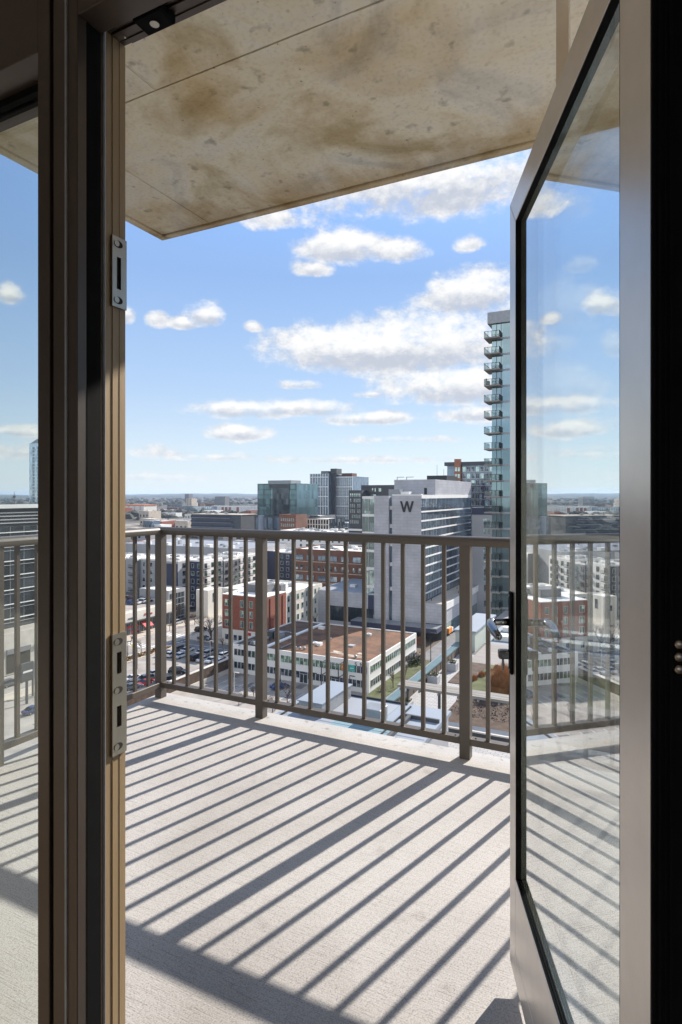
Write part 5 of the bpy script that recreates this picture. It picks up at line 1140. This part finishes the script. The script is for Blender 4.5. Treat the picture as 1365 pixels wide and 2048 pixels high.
# evergreen shrubs by the office
def leafy(name, x, y, z, r, h, n, m_, label, cat, seed, group=None):
    rg = random.Random(seed); t = thing(name, (x, y, z), label, cat, group); q = MB()
    for k in range(n):
        a = rg.uniform(0, 6.28); rr = r * math.sqrt(rg.random()); hh = h * rg.uniform(.1, 1) * math.sqrt(max(0, 1 - (rr / r) ** 2 * .7))
        p = Vector((x + rr * math.cos(a), y + rr * math.sin(a), z + hh)); u = Vector((rg.uniform(-1, 1), rg.uniform(-1, 1), rg.uniform(-1, 1))).normalized() * rg.uniform(.1, .28); v = u.cross(Vector((rg.uniform(-1, 1), rg.uniform(-1, 1), rg.uniform(-1, 1)))).normalized() * rg.uniform(.08, .2)
        q.face([p - u, p + v, p + u, p - v])
    q.build('foliage', m_, t); MB().cyl((x, y, z), .09, h * .6, 6).build('stem', M_BARK, t); return t
p = atz(829, 1330, G); leafy('shrub', p.x, p.y, G, 2.0, 2.4, 420, M_EVERG, 'round dark evergreen shrub near the far corner of the white office', 'shrub', 3)
p = atz(838, 1322, G); leafy('shrub', p.x, p.y, G, 1.6, 2.6, 320, M_TWIG, 'twiggy grey brown shrub behind the dark evergreen one', 'shrub', 5)
# street furniture
def lamp(px, y0, y1, label, m_=M_WALK):
    p = atz(px, y0, G); s = (p - CAM).dot(FV); h = (y0 - y1) / FPX * s
    t = thing('street_lamp', p, label, 'street lamp', 'street lamps')
    MB().tube([p, p + Vector((0, 0, h))], [.13, .08], 8).build('pole', m_, t); MB().box(p.x - .1, p.x + 1.3, p.y - .16, p.y + .16, p.z + h, p.z + h + .14).build('lamp_head', m_, t, bevel=.03)
lamp(340, 1262, 1226, 'grey lamp post far up the shop side pavement', M_GMET); lamp(275, 1338, 1296, 'grey lamp post at the edge of the car park planting', M_GMET); lamp(448, 1326, 1288, 'grey lamp post behind the back row of parked cars', M_GMET); lamp(700, 1392, 1352, 'dark lamp post before the right part of the white office', M_DMET)
lamp(421, 1316, 1282, 'pale lamp post in front of the big bare tree'); lamp(379, 1240, 1212, 'lamp post up the sunlit street before the navy block'); lamp(302, 1303, 1263, 'thick pale pole at the street corner by the shops')
lamp(394, 1283, 1266, 'short pale post on the sunlit pavement'); lamp(862, 1352, 1266, 'tall black lamp post at the end of the grass strip', M_DMET); lamp(256, 1313, 1283, 'thin dark pole left of the street corner', M_DMET); lamp(561, 1366, 1338, 'dark lamp post before the white office left door', M_DMET); lamp(624, 1376, 1346, 'dark lamp post before the white office right door', M_DMET); lamp(469, 1392, 1345, 'white pole rising beside the dark brown wall')
p = atz(265, 1310, G); t = thing('street_sign', p, 'small yellow sign on a post by the dry planting', 'sign'); MB().cyl(p, .05, 2.6, 6).build('post', M_GMET, t); MB().prism([(p.y - .5, p.z + 2.7), (p.y, p.z + 2.2), (p.y + .5, p.z + 2.7), (p.y, p.z + 3.2)], p.x - .03, p.x + .03, 'x').build('panel', mat('yellow_sign', (.65, .55, .06), .6, 0, .1, 3), t)
p = atz(54, 1408, G); t = thing('pylon_sign', p, 'tall dark pylon sign beside the street behind the side window', 'sign'); MB().box(p.x - .2, p.x + .2, p.y - .2, p.y + .2, G, G + 6).build('post', M_DGREY, t); MB().box(p.x - .3, p.x + .3, p.y - 1.5, p.y + 1.5, G + 5, G + 9).build('panel', M_DGREY, t, bevel=.05); MB().box(p.x + .3, p.x + .34, p.y - 1.1, p.y + 1.1, G + 6.9, G + 7.3).build('stripe', M_WHITE, t)
p = atz(66, 1392, G); t = thing('billboard', p, 'pale blue billboard behind the dark pylon sign', 'billboard'); MB().box(p.x - .15, p.x + .15, p.y - .15, p.y + .15, G, G + 4).build('post', M_DGREY, t); MB().box(p.x - .2, p.x + .2, p.y - 2, p.y + 2, G + 4, G + 7.5).build('panel', M_CANW, t, bevel=.04)
p = atd(29, 990, 1150); t = thing('lattice_mast', (p.x, p.y, G), 'thin lattice mast on the horizon through the side window', 'mast'); MB().tube([(p.x, p.y, G), (p.x, p.y, 8)], [1.6, .4], 4).build('mast', M_DGREY, t); MB().box(p.x - 3, p.x + 3, p.y - 1, p.y + 1, -4, 0).build('antenna_ring', M_DGREY, t)
# person on the pavement by the car park
p = atz(272.5, 1322, G + .15)
pm = bpy.data.meshes.new('person'); V = [(0, 0, .92), (0, 0, 1.15), (0, 0, 1.42), (0, 0, 1.52), (0, 0, 1.66), (-.19, 0, 1.40), (-.26, .06, 1.12), (-.24, .2, .92), (.19, 0, 1.40), (.26, -.08, 1.12), (.24, -.02, .90), (-.10, 0, .86), (-.11, .12, .48), (-.11, .04, .06), (-.11, .18, .03), (.10, 0, .86), (.11, -.08, .48), (.11, -.22, .08), (.11, -.1, .03)]
pm.from_pydata(V, [(0, 1), (1, 2), (2, 3), (3, 4), (2, 5), (5, 6), (6, 7), (2, 8), (8, 9), (9, 10), (0, 11), (11, 12), (12, 13), (13, 14), (0, 15), (15, 16), (16, 17), (17, 18)], [])
po = bpy.data.objects.new('person', pm); COL.objects.link(po); po.location = p; po.rotation_euler = (0, 0, 1.0)
sk = po.modifiers.new('skin', 'SKIN'); R_ = [.15, .16, .17, .06, .11, .075, .055, .04, .075, .055, .04, .10, .075, .05, .045, .10, .075, .05, .045]
for q, r in zip(pm.skin_vertices[0].data, R_): q.radius = (r, r)
pm.skin_vertices[0].data[0].use_root = True
po.modifiers.new('sub', 'SUBSURF').levels = 1; pm.materials.append(M_DGREY)
WL[po.name] = Vector()
MB().tube([(0, 0, .85), (0, 0, 1.1), (0, 0, 1.35), (0, 0, 1.47)], [.19, .2, .215, .1], 10).build('red_jacket', M_REDP, po, smooth=True)
tag(po, 'person in a red top and dark trousers walking by the car park', 'person')

# ------------------------------------------------------------------ our own podium: terrace garden, pergola and metal roof below the balcony
ZD = -20.0
tp = thing('terrace_podium', (0, 70, G), 'garden terrace podium below the balcony with paving and deck', 'podium')
wallbox(tp, M_DGREY, -22, 34, 14, 112, G, ZD - .02, 'wall')
def tz(nm, m_, x0, x1, y0, y1, h=.0): return wallbox(tp, m_, x0, x1, y0, y1, ZD - .018, ZD + h, nm)
def pavers():
    m, t, b = base_mat('grey_pavers'); tcx = t.n('ShaderNodeTexCoord'); bk = t.n('ShaderNodeTexBrick'); t.l(tcx.outputs['Object'], bk.inputs['Vector']); bk.inputs['Scale'].default_value = .8
    bk.inputs['Color1'].default_value = (.36, .345, .33, 1); bk.inputs['Color2'].default_value = (.44, .42, .40, 1); bk.inputs['Mortar'].default_value = (.18, .17, .16, 1); bk.inputs['Mortar Size'].default_value = .018
    t.l(bk.outputs['Color'], b.inputs['Base Color']); b.inputs['Roughness'].default_value = .9; return m
M_PAV = pavers()
tz('paving', M_PAV, -21.6, 34, 14, 54.0); tz('paving', M_PAV, -21.6, -16.9, 54.02, 79); tz('deck', M_DECK, -19.5, 34, 75.3, 86, .03); tz('paving', M_CANW, -20, 34, 86.02, 99, .02); tz('deck', M_DECK, -22, 34, 99.02, 111.9, .04)
wallbox(tp, M_WHITE, -19, 34, 88.2, 90.4, ZD + .02, ZD + .7, 'bench'); wallbox(tp, M_WHITE, -19, 34, 94.5, 96.5, ZD + .02, ZD + .7, 'bench')
lawn = tz('lawn', M_GRASS, -16.85, 34, 62.2, 75.28, .05); lawn['kind'] = 'stuff'; mb_ = tz('mulch_bed', M_MULCH, -16.85, 34, 54.02, 62.18, .04); mb_['kind'] = 'stuff'
mb2 = tz('mulch_bed', M_MULCH, -19.4, -16.9, 66, 75.28, .06); mb2['kind'] = 'stuff'
fn = thing('terrace_fence', (-21.9, 62, ZD), 'dark slatted fence with teal coping along the terrace edge', 'fence')
wallbox(fn, M_TEALC, -22.35, -21.5, 40, 80.5, ZD + .95, ZD + 1.1, 'coping'); wallbox(fn, M_GMET, -22.5, -22.36, 40, 80.5, ZD + .3, ZD + 1.12, 'fascia')
for k in range(26): wallbox(fn, M_BARK, -21.62, -21.55, 40 + 1.6 * k, 41.35 + 1.6 * k, ZD, ZD + .94, 'slat_panel')
sbx = thing('stair_box', (-21.2, 86, ZD), 'pale greenish stair enclosure at the far end of the terrace fence', 'stair enclosure'); wallbox(sbx, mat('pale_green_panel', (.42, .46, .40), .6, 0, .06, .3), -22.6, -19.9, 80.6, 93, ZD - 6, ZD + 2.6); wallbox(sbx, M_CANW, -22.8, -19.7, 80.4, 93.2, ZD + 2.6, ZD + 2.8, 'roof')
for k, (px, py) in enumerate(((868, 1366), (905, 1340), (812, 1420))):
    p = atz(px, py, ZD); t = thing('planter', p, ['grey planter box nearest the pergola on the terrace path', 'grey planter box farther along the terrace path', 'grey planter box under the pergola end'][k], 'planter', 'terrace planters')
    MB().box(p.x - .6, p.x + .6, p.y - .6, p.y + .6, ZD, ZD + .9).build('box', M_LGREY, t, bevel=.03); rg = random.Random(k); q = MB()
    for j in range(120):
        c = Vector((p.x + rg.uniform(-.5, .5), p.y + rg.uniform(-.5, .5), ZD + rg.uniform(.85, 1.2))); u = Vector((rg.uniform(-1, 1), rg.uniform(-1, 1), rg.uniform(-1, 1))).normalized() * .12; v = u.cross(Vector((.3, .5, .8))).normalized() * .07; q.face([c - u, c + v, c + u, c - v])
    q.build('plants', M_GRASS, t)
pg = thing('pergola', (-13, 55.8, ZD), 'weathered grey timber pergola on dark posts over the terrace beds', 'pergola')
for k in range(5): wallbox(pg, M_TIMB, -21.2, 12, 54.85 + .36 * k, 55.19 + .36 * k, -17.55 + .01 * (k % 2), -17.30 + .01 * (k % 2), 'beam')
for k in range(16): wallbox(pg, M_TIMB, -20.9 + 1.9 * k, -20.75 + 1.9 * k, 54.7, 56.75, -17.75, -17.56, 'rafter')
for x in (-20.4, -17.2, -14.2, -9, -4): wallbox(pg, M_DGREY, x - .11, x + .11, 55.6, 55.82, ZD, -17.76, 'post')
def tuft(x, y, r, h, n, seed, label):
    rg = random.Random(seed); t = thing('ornamental_grass', (x, y, ZD), label, 'grass clump', 'dry grass clumps'); q = MB()
    for k in range(n):
        a = rg.uniform(0, 6.28); rr = r * math.sqrt(rg.random()); b0 = Vector((x + .72 * rr * math.cos(a), y + .72 * rr * math.sin(a), ZD)); hh = h * (1.05 - .62 * (rr / r) ** 1.6) * rg.uniform(.85, 1.05); a += rg.uniform(-.3, .3)
        tip = Vector((x + rr * math.cos(a), y + rr * math.sin(a), ZD + hh)); mid = (b0 + tip) / 2 + Vector((0, 0, h * .12)); s_ = Vector((-math.sin(a), math.cos(a), 0)) * rg.uniform(.012, .03)
        q.face([b0 - s_, b0 + s_, mid + s_ * 1.3, mid - s_ * 1.3]); q.face([mid - s_ * 1.3, mid + s_ * 1.3, tip])
    q.build('blades', M_RUST, t)
p = atz(1000, 1392, ZD); tuft(p.x + .3, p.y + .8, 2.1, 3.4, 2600, 2, 'big rusty orange clump of dry ornamental grass behind the pergola')
tuft(p.x + 4.4, p.y + .6, 2.0, 3.2, 1500, 3, 'second rusty clump of dry grass partly behind the door edge')
for k in range(5):
    x = -17.5 + .5 * k; tuft(x, 66.5 + 1.8 * k, .6, .7, 160, 20 + k, 'low rusty grass tuft at the edge of the terrace path')
bn = thing('bench', (-12, 52.2, ZD), 'long dark bench with pale slab top on the grey terrace paving', 'bench'); wallbox(bn, M_WALK, -16.2, -9.5, 51.6, 52.8, ZD + .62, ZD + .74, 'seat'); wallbox(bn, M_DGREY, -16.0, -9.7, 51.8, 52.6, ZD, ZD + .62, 'base')
rg = random.Random(8); q = MB()
for k in range(2600):
    x = rg.uniform(-16.7, 6); y = rg.uniform(56.6, 62.2); c = Vector((x, y, ZD + rg.uniform(.04, .4) * abs(noise.noise(Vector((x * .5, y * .5, 3)))) * 3)); u = Vector((rg.uniform(-1, 1), rg.uniform(-1, 1), rg.uniform(-.3, 1))).normalized() * .13; v = u.cross(Vector((rg.uniform(-1, 1), rg.uniform(-1, 1), 1))).normalized() * .05; q.face([c - u, c + v, c + u, c - v])
o = q.build('bed_plants', M_BARK); tag(o, 'low brown winter planting in the bed under the pergola', 'planting', None, 'stuff')
# metal roof
ZM = -17.0
mr_ = thing('metal_roof', (-20.6, 40, ZM - 3), 'pale blue metal panel roof with dark seams below the railing', 'roof')
wallbox(mr_, M_LGREY, -27.0, -14.4, 20, 49.2, G, ZM - .32, 'wall'); wallbox(mr_, M_CANW, -27.2, -14.2, 19.9, 49.4, ZM - .3, ZM, 'roof')
for k, (x0, x1) in enumerate(((-26.2, -24.9), (-22.0, -17.2))): wallbox(mr_, M_CANT, x0, x1, 24, 45.0, ZM + .002, ZM + .02, 'turquoise_panel') if k else None
wallbox(mr_, M_ROOFG, -25.6, -18.6, 44.6, 48.6, ZM + .003, ZM + .03, 'flat_panel'); wallbox(mr_, M_CANT, -24.0, -18.8, 43.4, 44.5, ZM + .003, ZM + .025, 'turquoise_panel'); wallbox(mr_, M_CANT, -26, -18.8, 40.2, 41.6, ZM + .021, ZM + .03, 'turquoise_panel')
for x in (-26.6, -17.6): wallbox(mr_, M_DMET, x, x + .10, 20, 48.7, ZM + .003, ZM + .14, 'seam')
wallbox(mr_, M_DGREY, -17.5, -14.3, 46.2, 46.4, ZM + .003, ZM + .3, 'upstand'); wallbox(mr_, M_DGREY, -16.9, -16.6, 30, 46.1, ZM + .003, ZM + .32, 'upstand'); wallbox(mr_, M_DMET, -24, -18, 49.0, 49.15, ZM + .003, ZM + .16, 'upstand')
for y in (32, 35.5, 39, 42.6): wallbox(mr_, M_LGREY, -27.1, -14.3, y, y + .05, ZM + .03, ZM + .045, 'seam')
dc = wallbox(mr_, M_GMET, -25.4, -23.2, 43.0, 48.6, ZM + .04, ZM + 1.15, 'duct', bevel=.04); wallbox(mr_, M_CANW, -25.5, -23.1, 42.9, 48.7, ZM + 1.15, ZM + 1.22, 'duct_lid'); wallbox(mr_, M_GMET, -19.9, -18.3, 43.6, 45.2, ZM + .04, ZM + 1.2, 'roof_unit', bevel=.04)

# ------------------------------------------------------------------ far woods, hills and the air in front of them
hm = MB(); rg = random.Random(12); N_ = 260
for ring, (d0, hmax, base) in enumerate(((8200, 62, 8), (12500, 105, 22))):
    prev = None
    for k in range(N_ + 1):
        th = -1.75 + 2.6 * k / N_; c = Vector((math.sin(th), math.cos(th), 0)) * d0
        h = base + hmax * max(0, .45 + noise.noise(Vector((th * 5, ring * 7.3, 0))) * .5 + noise.noise(Vector((th * 40, ring * 3.1, 2))) * .14)
        cur = (c + Vector((0, 0, G - 2)), c * 1.03 + Vector((0, 0, G + h * .8)), c * 1.07 + Vector((0, 0, G + h)), c * 1.2 + Vector((0, 0, G - 2)))
        if prev:
            for j in range(3): hm.face([prev[j], cur[j], cur[j + 1], prev[j + 1]])
        prev = cur
M_WOODS = mat('far_woods', (.060, .058, .045), .95, 0, .5, .012, detail=10)
struct(hm.build('hills', M_WOODS, smooth=True))
fw = MB(); ico = [Vector((math.cos(a) * c, math.sin(a) * c, s)) for c, s in ((1, .1), (.8, .65)) for a in [k * math.pi / 3 for k in range(6)]] + [Vector((0, 0, 1))]
icf = [(k, (k + 1) % 6, 6 + (k + 1) % 6, 6 + k) for k in range(6)] + [(6 + k, 6 + (k + 1) % 6, 12) for k in range(6)]
for k in range(5200):
    s = 700 * math.exp(rg.random() ** .8 * 2.35); th = rg.uniform(-1.35, .35)
    c = Vector((math.sin(th), math.cos(th), 0)) * s
    if noise.noise(c * .0019) < -.06 + .25 * max(0, 1 - s / 1800): continue
    r = rg.uniform(7, 14) * (1 + s / 4500); h = rg.uniform(8, 14) * (1 + s / 9000)
    fw._poly([(c.x + p.x * r * rg.uniform(.7, 1.3), c.y + p.y * r * rg.uniform(.7, 1.3), G - 1 + p.z * h * rg.uniform(.7, 1.2)) for p in ico], icf)
o = fw.build('far_woodland', M_WOODS); tag(o, 'brown winter woodland spreading to the horizon between the far roofs', 'woodland', None, 'stuff')
hb = MB().box(-25500, 13500, -600, 29500, G - 1, 84).build('haze', bpy.data.materials.new('haze_air')); hb['kind'] = 'stuff'
hm_ = hb.data.materials[0]; hm_.use_nodes = True; hm_.node_tree.nodes.clear(); t = NT(hm_.node_tree)
pvn = t.n('ShaderNodeVolumePrincipled'); pvn.inputs['Color'].default_value = (.58, .76, 1.0, 1); pvn.inputs['Density'].default_value = HAZE if 'HAZE' in globals() else   .000042; pvn.inputs['Anisotropy'].default_value = .3
o_ = t.n('ShaderNodeOutputMaterial'); t.l(pvn.outputs[0], o_.inputs['Volume']); MATS['haze'] = hm_
hb.display_type = 'WIRE'; tag(hb, 'thin pale blue haze filling the air over the city', 'haze')

# look-alikes that share a description are told apart by their order across the view
byl = {}
for o in SC.objects:
    if o.parent is None and o.get('label') and o.get('group'): byl.setdefault(o['label'], []).append(o)
for lb, obs in byl.items():
    if not 1 < len(obs) <= 9: continue
    obs.sort(key=lambda o: math.atan2((o.location - CAM).dot(RV), (o.location - CAM).dot(FV)))
    for k, o in enumerate(obs): o['label'] = lb.replace('small ', '', 1).replace('flat roofed ', '') + ', ' + ORD[k] + ' from left'
